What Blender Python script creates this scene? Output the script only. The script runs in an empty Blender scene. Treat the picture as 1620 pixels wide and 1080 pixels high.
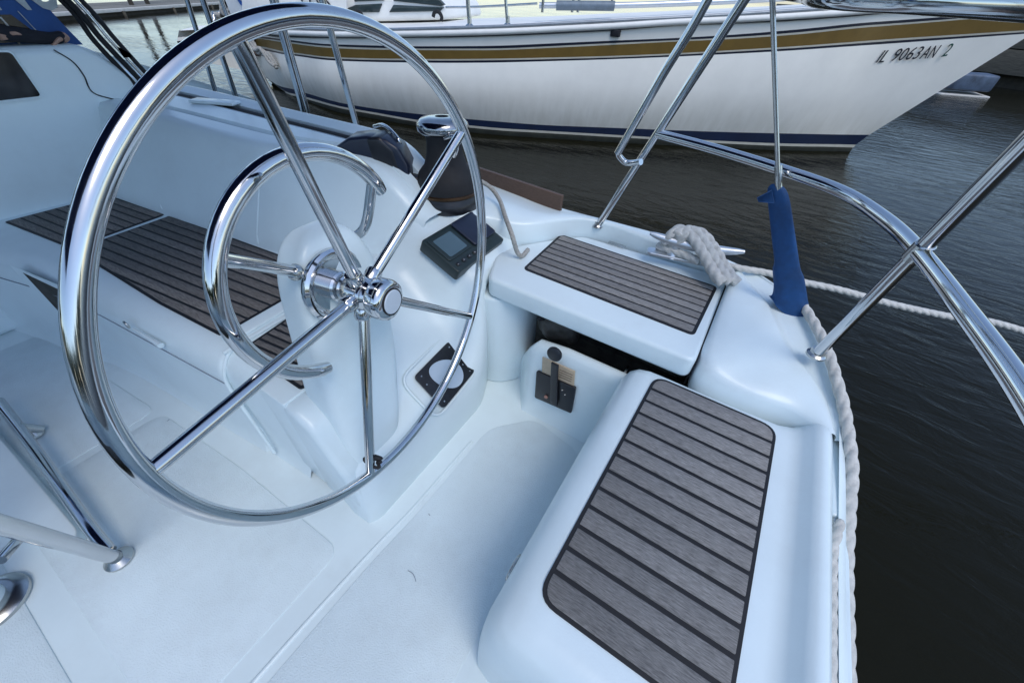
import bpy, bmesh, math, random
from mathutils import Vector, Matrix
random.seed(7)
S = bpy.context.scene
R = math.radians

# ------------------------------------------------------------------ camera
cd = bpy.data.cameras.new('camera')
cam = bpy.data.objects.new('camera', cd); S.collection.objects.link(cam)
cd.sensor_width = 36.0; cd.lens = 605.41 / 1620 * 36
cd.clip_start = 0.02; cd.clip_end = 1500
cam.matrix_world = Matrix(((0.84344163, -0.39198798, 0.36735764, 0),
                           (0.53535526, 0.55634958, -0.63550758, 0),
                           (0.04473207, 0.7326804, 0.67910123, 1.25),
                           (0, 0, 0, 1)))
S.camera = cam

# ------------------------------------------------------------------ light
SUN_EL, SUN_AZ = 60.0, -32.0            # azimuth measured from +x (aft) towards +y (starboard)
w = bpy.data.worlds.new('World'); S.world = w; w.use_nodes = True
nt = w.node_tree; bg = nt.nodes['Background']
sky = nt.nodes.new('ShaderNodeTexSky'); sky.sky_type = 'NISHITA'; sky.sun_disc = False
sky.sun_elevation = R(SUN_EL); sky.sun_rotation = R(90 - SUN_AZ)
sky.air_density = 1.0; sky.dust_density = .8; sky.ozone_density = 1.5
bg.inputs['Strength'].default_value = 0.15
nt.links.new(sky.outputs[0], bg.inputs[0])
sl = bpy.data.lights.new('sun', 'SUN'); sl.energy = 0.8; sl.angle = R(28); sl.color = (1, .95, .88)
so = bpy.data.objects.new('sun', sl); S.collection.objects.link(so)
d = Vector((math.cos(R(SUN_EL)) * math.cos(R(SUN_AZ)), math.cos(R(SUN_EL)) * math.sin(R(SUN_AZ)), math.sin(R(SUN_EL))))
so.rotation_euler = d.to_track_quat('Z', 'Y').to_euler(); so.location = (20, 20, 30)
S.view_settings.view_transform = 'Standard'; S.view_settings.look = 'None'
S.view_settings.exposure = 0.60; S.view_settings.gamma = 1.0

# ------------------------------------------------------------------ materials
def mat(name, col, rough=.5, metal=0., noise=0., nscale=20., bump=0., bscale=200., spec=.5, coat=0., ior=None, rand=0., stretch=None, tint2=None):
    m = bpy.data.materials.new(name); m.use_nodes = True
    n = m.node_tree.nodes; l = m.node_tree.links; p = n['Principled BSDF']
    p.inputs['Base Color'].default_value = (*col, 1); p.inputs['Roughness'].default_value = rough
    p.inputs['Metallic'].default_value = metal; p.inputs['Specular IOR Level'].default_value = spec
    p.inputs['Coat Weight'].default_value = coat; p.inputs['Coat Roughness'].default_value = .08
    if ior: p.inputs['IOR'].default_value = ior
    tc = n.new('ShaderNodeTexCoord'); mp = n.new('ShaderNodeMapping'); l.new(tc.outputs['Object'], mp.inputs[0])
    if stretch: mp.inputs['Scale'].default_value = stretch[:3]; mp.inputs['Rotation'].default_value = (0, 0, stretch[3] if len(stretch) > 3 else 0)
    if noise or tint2:
        t = n.new('ShaderNodeTexNoise'); t.inputs['Scale'].default_value = nscale; t.inputs['Detail'].default_value = 6; t.inputs['Roughness'].default_value = .65
        l.new(mp.outputs[0], t.inputs['Vector'])
        mx = n.new('ShaderNodeMix'); mx.data_type = 'RGBA'
        rr = n.new('ShaderNodeMapRange'); rr.inputs[1].default_value = .3; rr.inputs[2].default_value = .7
        l.new(t.outputs[0], rr.inputs[0]); l.new(rr.outputs[0], mx.inputs[0])
        a = tuple(c * (1 - noise) for c in col); b = tint2 or tuple(min(1, c * (1 + noise)) for c in col)
        mx.inputs[6].default_value = (*a, 1); mx.inputs[7].default_value = (*b, 1)
        out = mx.outputs[2]
        if rand:
            oi = n.new('ShaderNodeObjectInfo'); r2 = n.new('ShaderNodeMapRange'); r2.inputs[3].default_value = 1 - rand; r2.inputs[4].default_value = 1 + rand
            l.new(oi.outputs['Random'], r2.inputs[0]); hv = n.new('ShaderNodeHueSaturation'); l.new(r2.outputs[0], hv.inputs['Value']); l.new(out, hv.inputs['Color']); out = hv.outputs[0]
        l.new(out, p.inputs['Base Color'])
    if bump:
        t = n.new('ShaderNodeTexNoise'); t.inputs['Scale'].default_value = bscale; t.inputs['Detail'].default_value = 4
        l.new(mp.outputs[0], t.inputs['Vector'])
        b = n.new('ShaderNodeBump'); b.inputs['Strength'].default_value = bump; b.inputs['Distance'].default_value = .002
        l.new(t.outputs[0], b.inputs['Height']); l.new(b.outputs[0], p.inputs['Normal'])
    return m

GEL = mat('gelcoat', (.705, .812, .84), .32, noise=.035, nscale=3.5, bump=.10, bscale=260, coat=.15)
def grime(m, col, amt, scale):
    n = m.node_tree.nodes; l = m.node_tree.links; p = n['Principled BSDF']; src = p.inputs['Base Color'].links[0].from_socket
    g = n.new('ShaderNodeNewGeometry'); t = n.new('ShaderNodeTexNoise'); t.inputs['Scale'].default_value = scale; t.inputs['Detail'].default_value = 9; t.inputs['Roughness'].default_value = .72; l.new(g.outputs['Position'], t.inputs[0])
    mr = n.new('ShaderNodeMapRange'); mr.inputs[1].default_value = .50; mr.inputs[2].default_value = .78; mr.inputs[4].default_value = amt; l.new(t.outputs[0], mr.inputs[0])
    mx = n.new('ShaderNodeMix'); mx.data_type = 'RGBA'; l.new(mr.outputs[0], mx.inputs[0]); l.new(src, mx.inputs[6]); mx.inputs[7].default_value = (*col, 1); l.new(mx.outputs[2], p.inputs['Base Color'])
grime(GEL, (.44, .46, .45), .22, 2.3)
NONSKID = mat('nonskid_gelcoat', (.68, .785, .82), .55, noise=.05, nscale=5, bump=.9, bscale=280)
grime(NONSKID, (.42, .44, .44), .25, 3.1)
CHROME = mat('polished_steel', (.60, .61, .62), .055, 1.0, noise=.05, nscale=9)
def smudge(m, lo, hi, sc):
    n = m.node_tree.nodes; l = m.node_tree.links; p = n['Principled BSDF']; g = n.new('ShaderNodeNewGeometry')
    t = n.new('ShaderNodeTexNoise'); t.inputs['Scale'].default_value = sc; t.inputs['Detail'].default_value = 8; l.new(g.outputs['Position'], t.inputs[0])
    mr = n.new('ShaderNodeMapRange'); mr.inputs[1].default_value = .35; mr.inputs[2].default_value = .7; mr.inputs[3].default_value = lo; mr.inputs[4].default_value = hi; l.new(t.outputs[0], mr.inputs[0]); l.new(mr.outputs[0], p.inputs['Roughness'])
smudge(CHROME, .035, .17, 14)
STEEL = mat('brushed_steel', (.50, .51, .50), .24, 1.0, noise=.15, nscale=14)
ALU = mat('anodised_aluminium', (.62, .65, .68), .38, .85, noise=.06, nscale=30)
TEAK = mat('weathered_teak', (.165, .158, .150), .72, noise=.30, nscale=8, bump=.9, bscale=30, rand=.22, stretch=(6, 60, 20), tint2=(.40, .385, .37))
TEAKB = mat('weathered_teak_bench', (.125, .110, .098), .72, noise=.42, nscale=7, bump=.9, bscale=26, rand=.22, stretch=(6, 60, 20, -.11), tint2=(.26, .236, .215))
CAULK = mat('black_caulk', (.006, .0065, .009), .6, noise=.2, nscale=30)
BLACK = mat('black_plastic', (.012, .013, .017), .32, noise=.2, nscale=60, bump=.15, bscale=400)
BLACKM = mat('black_matt', (.010, .010, .012), .75, noise=.3, nscale=40)
DARK = mat('shade_and_clutter', (.040, .038, .032), .85, noise=.6, nscale=16, bump=1, bscale=22)  # dark brown: shade of recesses painted in, also hoses and clutter
NAVYGLOSS = mat('navy_plastic', (.012, .017, .036), .30, noise=.2, nscale=15)
SEAM = mat('grey_line', (.22, .26, .31), .6, noise=.15, nscale=30)  # mid-grey for joint and scuff lines
CANVAS = mat('navy_canvas', (.010, .022, .085), .85, noise=.2, nscale=12, bump=.5, bscale=500)
BLUECOVER = mat('blue_canvas', (.003, .050, .165), .7, noise=.35, nscale=14, bump=1.0, bscale=38)
ROPE = mat('white_rope', (.58, .57, .53), .85, noise=.16, nscale=60, bump=.6, bscale=400)
ROPED = mat('grey_braid', (.36, .35, .32), .85, noise=.3, nscale=120, bump=.8, bscale=500)
LCD = mat('grey_display', (.075, .125, .15), .25, noise=.06, nscale=8, coat=.4)
DGREEN = mat('instrument_bezel', (.014, .026, .026), .38, noise=.15, nscale=50, bump=.15, bscale=300)
MARKS = mat('white_print', (.6, .6, .58), .6, noise=.1, nscale=30)
PAPER = mat('tan_card', (.52, .42, .30), .85, noise=.12, nscale=40)
INK = mat('brown_print', (.10, .07, .05), .8, noise=.2, nscale=40)
COPPER = mat('copper_knob', (.42, .22, .17), .45, noise=.2, nscale=60)
GLASS = mat('tinted_window', (.008, .009, .013), .08, noise=.2, nscale=5)
WOOD = mat('varnished_wood', (.105, .062, .042), .55, noise=.4, nscale=12, bump=.5, bscale=40, stretch=(4, 40, 40))
SKIN = mat('skin', (.42, .25, .18), .5, noise=.15, nscale=30)
CLOTH = mat('dark_clothing', (.014, .015, .022), .9, noise=.3, nscale=20)
HAIR = mat('dark_hair', (.03, .02, .015), .6, noise=.3, nscale=60)
NBWHITE = mat('aged_white_hull', (.88, .85, .77), .35, noise=.07, nscale=1.3, coat=.2, bump=.06, bscale=20)
def scum(m, lo, hi, col, amt):
    n = m.node_tree.nodes; l = m.node_tree.links; p = n['Principled BSDF']; src = p.inputs['Base Color'].links[0].from_socket
    g = n.new('ShaderNodeNewGeometry'); sp = n.new('ShaderNodeSeparateXYZ'); l.new(g.outputs['Position'], sp.inputs[0])
    mr = n.new('ShaderNodeMapRange'); mr.inputs[1].default_value = hi; mr.inputs[2].default_value = lo; l.new(sp.outputs[2], mr.inputs[0])
    mp = n.new('ShaderNodeMapping'); mp.inputs['Scale'].default_value = (6, 6, .5); l.new(g.outputs['Position'], mp.inputs[0])
    t = n.new('ShaderNodeTexNoise'); t.inputs['Scale'].default_value = 2; t.inputs['Detail'].default_value = 7; l.new(mp.outputs[0], t.inputs[0])
    a = n.new('ShaderNodeMath'); a.operation = 'MULTIPLY'; l.new(mr.outputs[0], a.inputs[0]); l.new(t.outputs[0], a.inputs[1])
    b = n.new('ShaderNodeMath'); b.operation = 'MULTIPLY'; b.inputs[1].default_value = amt; b.use_clamp = True; l.new(a.outputs[0], b.inputs[0])
    mx = n.new('ShaderNodeMix'); mx.data_type = 'RGBA'; l.new(b.outputs[0], mx.inputs[0]); l.new(src, mx.inputs[6]); mx.inputs[7].default_value = (*col, 1); l.new(mx.outputs[2], p.inputs['Base Color'])
scum(NBWHITE, -.05, .45, (.42, .38, .27), .7)
NBDECK = mat('aged_white_deck', (.84, .825, .775), .55, noise=.06, nscale=4, bump=.2, bscale=120)
GOLD = mat('gold_stripe', (.175, .105, .022), .4, noise=.12, nscale=6)
NAVY = mat('navy_stripe', (.010, .012, .026), .35, noise=.2, nscale=6)
BOOT = mat('blue_boot_paint', (.005, .013, .042), .5, noise=.2, nscale=4)
CREAM = mat('cream_line', (.55, .52, .43), .5, noise=.12, nscale=5)
HULLDARK = mat('dark_hull_bottom', (.035, .037, .027), .8, noise=.4, nscale=6)  # dark grey-green below the cream line
GREYWIN = mat('smoked_cabin_window', (.035, .05, .052), .12, noise=.2, nscale=7)
LETTER = mat('black_lettering', (.012, .013, .02), .5, noise=.1, nscale=40)
LETTERG = mat('green_lettering', (.008, .06, .045), .5, noise=.1, nscale=40)
CANLET = mat('white_canvas_letter', (.48, .52, .52), .8, noise=.1, nscale=30)
DOCKW = mat('dock_timber', (.19, .175, .145), .8, noise=.35, nscale=5, bump=.8, bscale=30, rand=.15, stretch=(2, 20, 20))
DOCKF = mat('dock_timber_fascia', (.11, .095, .072), .85, noise=.35, nscale=4, bump=.8, bscale=25, rand=.2, stretch=(1.5, 1.5, 14))
DOCKE = mat('pale_dock_edge', (.60, .58, .53), .7, noise=.12, nscale=6)
PILEM = mat('dark_piling', (.045, .038, .028), .85, noise=.4, nscale=8, bump=1, bscale=20)
BLUESIGN = mat('blue_lettering', (.012, .075, .30), .6, noise=.1, nscale=10)
TARP = mat('white_canvas', (.66, .69, .70), .8, noise=.1, nscale=6, bump=.3, bscale=60)

def water_mat():
    m = bpy.data.materials.new('harbour_water'); m.use_nodes = True
    n = m.node_tree.nodes; l = m.node_tree.links; p = n['Principled BSDF']
    p.inputs['Base Color'].default_value = (.0095, .0090, .0042, 1); p.inputs['Roughness'].default_value = .03; p.inputs['IOR'].default_value = 1.17
    tc = n.new('ShaderNodeTexCoord'); mp = n.new('ShaderNodeMapping'); mp.inputs['Rotation'].default_value = (0, 0, .45); mp.inputs['Scale'].default_value = (1, 2.6, 1)
    l.new(tc.outputs['Object'], mp.inputs[0])
    t = n.new('ShaderNodeTexNoise'); t.inputs['Scale'].default_value = 3.4; t.inputs['Detail'].default_value = 5; t.inputs['Roughness'].default_value = .55; t.inputs['Distortion'].default_value = .5
    t2 = n.new('ShaderNodeTexNoise'); t2.inputs['Scale'].default_value = .35; t2.inputs['Detail'].default_value = 2
    l.new(mp.outputs[0], t.inputs[0]); l.new(tc.outputs['Object'], t2.inputs[0])
    rr = n.new('ShaderNodeMapRange'); rr.inputs[1].default_value = .35; rr.inputs[2].default_value = .65; rr.inputs[3].default_value = .25; rr.inputs[4].default_value = 1.0
    l.new(t2.outputs[0], rr.inputs[0])
    mu = n.new('ShaderNodeMath'); mu.operation = 'MULTIPLY'; l.new(t.outputs[0], mu.inputs[0]); l.new(rr.outputs[0], mu.inputs[1])
    b = n.new('ShaderNodeBump'); b.inputs['Strength'].default_value = .55; b.inputs['Distance'].default_value = .032
    sx = n.new('ShaderNodeSeparateXYZ'); l.new(tc.outputs['Object'], sx.inputs[0])
    calm = n.new('ShaderNodeMapRange'); calm.inputs[1].default_value = -18; calm.inputs[2].default_value = -5; calm.inputs[3].default_value = .55; calm.inputs[4].default_value = 1.0; l.new(sx.outputs[0], calm.inputs[0])
    mu2 = n.new('ShaderNodeMath'); mu2.operation = 'MULTIPLY'; l.new(mu.outputs[0], mu2.inputs[0]); l.new(calm.outputs[0], mu2.inputs[1])
    l.new(mu2.outputs[0], b.inputs['Height']); l.new(b.outputs[0], p.inputs['Normal'])
    return m
WATER = water_mat()

# ------------------------------------------------------------------ builders
def thing(name, label=None, cat=None, group=None, kind=None, loc=(0, 0, 0)):
    o = bpy.data.objects.new(name, None); S.collection.objects.link(o); o.empty_display_size = .1
    tag(o, label, cat, group, kind); return o
def tag(o, label=None, cat=None, group=None, kind=None):
    if label: o['label'] = label
    if cat: o['category'] = cat
    if group: o['group'] = group
    if kind: o['kind'] = kind
    return o
def link(name, me, m, parent=None, label=None):
    o = bpy.data.objects.new(name, me); S.collection.objects.link(o)
    if m: me.materials.append(m)
    if parent: o.parent = parent
    if label: o['label'] = label
    return o
def done(name, bm, m, parent=None, smooth=40, bevel=0, seg=3, sub=0, label=None):
    bmesh.ops.recalc_face_normals(bm, faces=bm.faces)
    me = bpy.data.meshes.new(name); bm.to_mesh(me); bm.free()
    if smooth:
        for p in me.polygons: p.use_smooth = True
        if smooth < 180: me.set_sharp_from_angle(angle=R(smooth))
    o = link(name, me, m, parent, label)
    if bevel:
        b = o.modifiers.new('bevel', 'BEVEL'); b.width = bevel; b.segments = seg; b.limit_method = 'ANGLE'; b.angle_limit = R(30); b.harden_normals = False
        for p in me.polygons: p.use_smooth = True
        me.set_sharp_from_angle(angle=R(180))
    if sub:
        s = o.modifiers.new('sub', 'SUBSURF'); s.levels = sub; s.render_levels = sub
    return o
def V(p): return Vector(p)
def catmull(pts, n=8, closed=False):
    P = [V(p) for p in pts]; out = []; N = len(P)
    if N < 3: return P
    rng = range(N) if closed else range(N - 1)
    for i in rng:
        p0 = P[i - 1] if (i > 0 or closed) else P[0] * 2 - P[1]
        p1 = P[i]; p2 = P[(i + 1) % N]
        p3 = P[(i + 2) % N] if (i + 2 < N or closed) else P[-1] * 2 - P[-2]
        for k in range(n):
            t = k / n
            out.append(.5 * ((2 * p1) + (p2 - p0) * t + (2 * p0 - 5 * p1 + 4 * p2 - p3) * t * t + (3 * p1 - p0 - 3 * p2 + p3) * t ** 3))
    if not closed: out.append(P[-1])
    return out
def resample(P, step):
    out = [P[0]]; acc = 0
    for a, b in zip(P, P[1:]):
        L = (b - a).length; pos = step - acc
        while pos <= L:
            out.append(a.lerp(b, pos / L)); pos += step
        acc = L - (pos - step)
    if (out[-1] - P[-1]).length > step * .3: out.append(P[-1])
    return out
def sweep(bm, P, r, k=12, closed=False, lobes=0, pitch=.08, cap=True):
    """tube along P; r a number or function of 0..1; lobes > 0 makes laid rope"""
    N = len(P); T = []
    for i in range(N):
        a = P[i - 1] if (i > 0 or closed) else P[i]; b = P[(i + 1) % N] if (i < N - 1 or closed) else P[i]
        T.append((b - a).normalized())
    u = T[0].orthogonal().normalized(); rings = []; dist = 0
    for i in range(N):
        if i: dist += (P[i] - P[i - 1]).length
        u = (u - T[i] * u.dot(T[i])).normalized(); v = T[i].cross(u)
        rr = r(i / (N - 1)) if callable(r) else r
        ring = []
        for j in range(k):
            a = 2 * math.pi * j / k
            q = rr
            if lobes: q = rr * (.70 + .30 * abs(math.cos(lobes / 2 * (a - 2 * math.pi * dist / pitch))) ** .55)
            ring.append(bm.verts.new(P[i] + (u * math.cos(a) + v * math.sin(a)) * q))
        rings.append(ring)
    pairs = list(zip(rings, rings[1:]))
    if closed: pairs.append((rings[-1], rings[0]))
    for A, B in pairs:
        for j in range(k): bm.faces.new((A[j], A[(j + 1) % k], B[(j + 1) % k], B[j]))
    if cap and not closed:
        bm.faces.new(rings[0][::-1]); bm.faces.new(rings[-1])
    return rings
def tube(name, pts, r, m, parent, n=10, k=16, smooth=True, label=None):
    bm = bmesh.new(); P = catmull(pts, n) if smooth and len(pts) > 2 else [V(p) for p in pts]
    sweep(bm, P, r, k); return done(name, bm, m, parent, 50, label=label)
def rope(name, pts, r, m, parent=None, pitch=.1, n=14, lobes=3):
    bm = bmesh.new(); P = resample(catmull(pts, n), max(r * .38, .004)); sweep(bm, P, r, 24, lobes=lobes, pitch=pitch)
    return done(name, bm, m, parent, 180)
def grid(bm, rows, close=False):
    Vs = [[bm.verts.new(p) for p in r] for r in rows]
    for A, B in zip(Vs, Vs[1:]):
        m_ = len(A)
        for j in range(m_ if close else m_ - 1):
            try: bm.faces.new((A[j], A[(j + 1) % m_], B[(j + 1) % m_], B[j]))
            except ValueError: pass
    return Vs
def prism(bm, poly, z0, z1, M=None):
    """closed polygon (2-D) extruded from z0 to z1"""
    a = [bm.verts.new((x, y, z0)) for x, y in poly]; b = [bm.verts.new((x, y, z1)) for x, y in poly]
    vs = a + b
    bm.faces.new(a[::-1]); bm.faces.new(b)
    for i in range(len(poly)): bm.faces.new((a[i], a[(i + 1) % len(poly)], b[(i + 1) % len(poly)], b[i]))
    if M is not None: bmesh.ops.transform(bm, matrix=M, verts=vs)
    return vs
def box(bm, lo, hi, M=None): return prism(bm, [(lo[0], lo[1]), (hi[0], lo[1]), (hi[0], hi[1]), (lo[0], hi[1])], lo[2], hi[2], M)
def lathe(bm, prof, M=None, k=32):
    rows = []
    for r, z in prof: rows.append([Vector((r * math.cos(2 * math.pi * j / k), r * math.sin(2 * math.pi * j / k), z)) for j in range(k)])
    if M is not None: rows = [[M @ p for p in r] for r in rows]
    Vs = grid(bm, rows, True)
    for ring, fl in ((Vs[0], True), (Vs[-1], False)):
        try: bm.faces.new(ring[::-1] if fl else ring)
        except ValueError: pass
def frame(origin, ex, ez):
    """matrix whose x is ex and z is ez (made orthogonal)"""
    z = V(ez).normalized(); x = V(ex); x = (x - z * x.dot(z)).normalized(); y = z.cross(x)
    M = Matrix((x, y, z)).transposed().to_4x4(); M.translation = V(origin); return M
def rounded(poly, r, n=6):
    """polygon with its corners rounded"""
    out = []; N = len(poly)
    for i in range(N):
        p = Vector(poly[i]); a = (Vector(poly[i - 1]) - p); b = (Vector(poly[(i + 1) % N]) - p)
        rr = min(r, a.length * .45, b.length * .45)
        s = p + a.normalized() * rr; e = p + b.normalized() * rr
        for k in range(n + 1):
            t = k / n; q = s * (1 - t) ** 2 + p * 2 * t * (1 - t) + e * t * t
            out.append((q.x, q.y))
    return out
def inset(poly, d):
    """move each edge of a convex polygon inward"""
    c = sum((Vector(p) for p in poly), Vector((0, 0))) / len(poly); L = []
    N = len(poly)
    for i in range(N):
        a = Vector(poly[i]); b = Vector(poly[(i + 1) % N]); e = (b - a).normalized(); n_ = Vector((-e.y, e.x))
        if n_.dot(c - a) < 0: n_ = -n_
        L.append((a + n_ * d, e))
    out = []
    for i in range(N):
        (p, e), (q, f) = L[i - 1], L[i]
        den = e.x * f.y - e.y * f.x
        if abs(den) < 1e-9: out.append(tuple(q)); continue
        t = ((q.x - p.x) * f.y - (q.y - p.y) * f.x) / den; out.append(tuple(p + e * t))
    return out
def clip(poly, n_, c):
    """keep the side where n.p <= c"""
    out = []
    for i in range(len(poly)):
        a = Vector(poly[i]); b = Vector(poly[(i + 1) % len(poly)]); da = n_.dot(a) - c; db = n_.dot(b) - c
        if da <= 0: out.append(tuple(a))
        if (da < 0 < db) or (db < 0 < da): out.append(tuple(a.lerp(b, da / (da - db))))
    return out
def teak_panel(parent, outline, ang, count, z, m, r=.03, gap=.0065, border=.009, name='teak_plank', lift=.003, edges=None):
    """black caulk sheet with planks proud of it; planks run along angle ang"""
    bm = bmesh.new(); prism(bm, rounded(outline, r), z - .004, z + .0015); done('caulk_bed', bm, CAULK, parent, 30)
    inner = rounded(inset(outline, border), max(r - border, .004))
    e = Vector((math.cos(ang), math.sin(ang))); n_ = Vector((-e.y, e.x))
    vals = [n_.dot(Vector(p)) for p in inner]; lo, hi = min(vals), max(vals); w_ = (hi - lo) / count
    for i in range(count):
        a = lo + w_ * i + (gap / 2 if i else 0); b = lo + w_ * (i + 1) - (gap / 2 if i < count - 1 else 0)
        pl = clip(clip(inner, n_, b), -n_, -a)
        cl = []
        for p in pl:
            if not cl or (Vector(p) - Vector(cl[-1])).length > 1e-4: cl.append(p)
        if len(cl) > 2 and (Vector(cl[0]) - Vector(cl[-1])).length < 1e-4: cl.pop()
        if len(cl) < 3: continue
        bm = bmesh.new(); zz = z + lift + .0005 + random.uniform(0, .0007); prism(bm, cl, z - .003, zz)
        o = done(name, bm, m, parent, 30, bevel=.0012, seg=1)
def text_mesh(name, body, size, M, m, parent, extrude=0.0, shear=0., spacing=1., scale=(1, 1)):
    cu = bpy.data.curves.new(name, 'FONT'); cu.body = body; cu.size = size; cu.shear = shear; cu.extrude = extrude; cu.space_character = spacing; cu.resolution_u = 3; cu.offset = .0
    o = bpy.data.objects.new(name, cu); S.collection.objects.link(o)
    dg = bpy.context.evaluated_depsgraph_get(); me = bpy.data.meshes.new_from_object(o.evaluated_get(dg))
    bpy.data.objects.remove(o)
    me.transform(Matrix.Diagonal((scale[0], scale[1], 1, 1))); me.transform(M); me.name = name
    return link(name, me, m, parent)

# ================================================================== SETTING
bm = bmesh.new(); bmesh.ops.create_grid(bm, x_segments=8, y_segments=8, size=420)
wo = done('water', bm, WATER, None, 0); wo.location = (0, 0, -.2); tag(wo, kind='structure')

# ================================================================== OUR SAILBOAT
boat = thing('sailboat', 'white sailing yacht whose cockpit, steering wheel and teak seats fill the picture', 'sailboat')

# ---- hull and side decks -------------------------------------------------
OUT = [(-6.5, 1.25, .80), (-5, 1.40, .74), (-3.4, 1.50, .68), (-2.4, 1.52, .63), (-1.6, 1.49, .60), (-1.0, 1.45, .58), (-.64, 1.47, .56), (-.24, 1.52, .55), (.07, 1.47, .55), (.25, 1.36, .55),
       (.34, 1.22, .54), (.40, 1.10, .52), (.425, .95, .49), (.435, .80, .47), (.438, .6, .46), (.44, .3, .455), (.44, -.4, .455)]
def dense(p, n=4): return [tuple(q) for q in catmull(p, n)]
out = dense(OUT)
def away(p, k, dz):
    """a point k outside the deck edge"""
    c = Vector((-1.6, -.4, 0)); q = Vector(p); f = Vector((.12 if p[0] < .1 else 1, 1 if p[0] < .1 else .25, 0))
    if .1 <= p[0] and p[1] > .95: f = Vector((1, .8, 0))
    f.normalize(); return (p[0] + f.x * k, p[1] + f.y * k, p[2] + dz)
bm = bmesh.new()
grid(bm, [[away(p, -.012, .006) for p in out], [away(p, .004, 0) for p in out], [away(p, .014, -.015) for p in out], [away(p, .018, -.05) for p in out], [away(p, -.02, -.40) for p in out], [away(p, -.12, -.62) for p in out], [(p[0] * .8, p[1] * .7, -.5) for p in out]])
hull = done('hull_side', bm, GEL, boat, 60)
bm = bmesh.new()
mir = lambda p: (p[0], -.8 - p[1], p[2])
grid(bm, [[mir(away(p, k, dz)) for p in out] for k, dz in ((-.012, .006), (.004, 0), (.014, -.015), (.018, -.05), (-.02, -.40), (-.12, -.62))])
done('hull_side', bm, GEL, boat, 60)

# side deck with the step down to the helm seat
bm = bmesh.new()
path = dense([(-1.75, 1.12, .63), (-1.45, 1.10, .63), (-1.15, 1.05, .63), (-.97, 1.0, .625), (-.80, 1.12, .615), (-.70, 1.17, .60), (-.64, 1.22, .598), (-.585, 1.30, .596), (-.51, 1.385, .592), (-.40, 1.43, .580), (-.24, 1.435, .566), (-.05, 1.435, .562), (.07, 1.41, .560)], 4)
edge = dense([(-1.75, 1.495, .605), (-1.45, 1.475, .595), (-1.15, 1.455, .588), (-.97, 1.45, .583), (-.85, 1.452, .578), (-.76, 1.458, .572), (-.68, 1.464, .568), (-.60, 1.472, .565), (-.50, 1.486, .562), (-.38, 1.502, .559), (-.24, 1.516, .556), (-.08, 1.505, .556), (.07, 1.462, .556)], 4)
low = [(p[0] + .0, p[1] + .0, min(p[2] - .09, .50)) for p in path]
lip = [(p[0] + (q[0] - p[0]) * .06, p[1] + (q[1] - p[1]) * .06, p[2]) for p, q in zip(path, edge)]
lip0 = [(p[0], p[1], p[2] - .012) for p in path]
mid = [(p[0] + (q[0] - p[0]) * .55, p[1] + (q[1] - p[1]) * .55, p[2] * .5 + q[2] * .5 + .004) for p, q in zip(path, edge)]
grid(bm, [low, lip0, lip, mid, edge])
done('side_deck', bm, GEL, boat, 180)

# quarter deck between the helm seat, the aft seat and the corner of the transom
bm = bmesh.new()
inn = dense([(.0655, 1.41, .550), (.0655, 1.30, .541), (.0655, 1.18, .532), (.0655, 1.06, .523), (.0665, .965, .514), (.085, .915, .500), (.14, .902, .484), (.22, .905, .478), (.30, .915, .477), (.35, .905, .478), (.39, .88, .478)], 4)
ed = dense([(.073, 1.462, .556), (.11, 1.448, .556), (.16, 1.428, .556), (.25, 1.352, .556), (.30, 1.285, .552), (.335, 1.218, .546), (.37, 1.16, .536), (.395, 1.095, .526), (.41, 1.02, .510), (.418, .95, .495), (.424, .88, .480)], 4)
rows = []
for k in (0, .10, .25, .42, .56, .66, .70, .725, .78, .9, 1.0):
    rows.append([(a[0] + (b[0] - a[0]) * k, a[1] + (b[1] - a[1]) * k, a[2] + (b[2] - a[2]) * k + (.014 * math.sin(math.pi * min(1, k / .72)) ** .5 if k < .72 else -.006 * (1 - (k - .72) / .28))) for a, b in zip(inn, ed)])
rows = [[(a[0], a[1], a[2] - .10) for a in inn]] + rows
grid(bm, rows); done('quarter_deck', bm, GEL, boat, 180)

# ---- cockpit floor -------------------------------------------------------
bm = bmesh.new(); prism(bm, [(-2.7, -1.15), (.40, -1.15), (.40, 1.0), (-2.7, 1.0)], -.05, 0)
floor = done('cockpit_floor', bm, GEL, boat, 0)
def pad(poly, z=.003, r=.05):
    bm = bmesh.new(); prism(bm, rounded(poly, r), -.004, z); done('nonskid_pad', bm, NONSKID, floor, 30, bevel=.002, seg=2)
pad([(-1.55, -.36), (-.605, -.36), (-.605, .105), (-1.10, .095), (-1.55, .06)], r=.05)
pad([(-2.45, -.36), (-1.585, -.36), (-1.585, .055), (-2.45, -.03)], r=.05)
pad([(-.14, -.9), (-.14, .80), (-.36, .84), (-.485, .70), (-.49, .32), (-.505, .12), (-.525, -.9)], z=.003)
pad([(-1.55, -1.0), (-.605, -1.0), (-.605, -.43), (-1.55, -.43)])
# moulded rib across the floor
tube('floor_rib', [(-.548, -.9, -.002), (-.540, -.2, -.002), (-.528, .12, -.002), (-.512, .32, -.002), (-.505, .62, -.002)], .007, GEL, floor, n=6, k=10)

# hairs, crumbs and scuffs left on the floor
for pts in ([(-0.399, 0.173, 0.008), (-0.384, 0.175, 0.008), (-0.371, 0.171, 0.008), (-0.361, 0.165, 0.008)], [(-0.458, 0.328, 0.008), (-0.450, 0.326, 0.008)], [(-1.493, 0.053, 0.006), (-1.495, 0.062, 0.006)]):
    tube('scuff_mark', pts, .0009, SEAM, floor, n=4, k=5)

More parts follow.
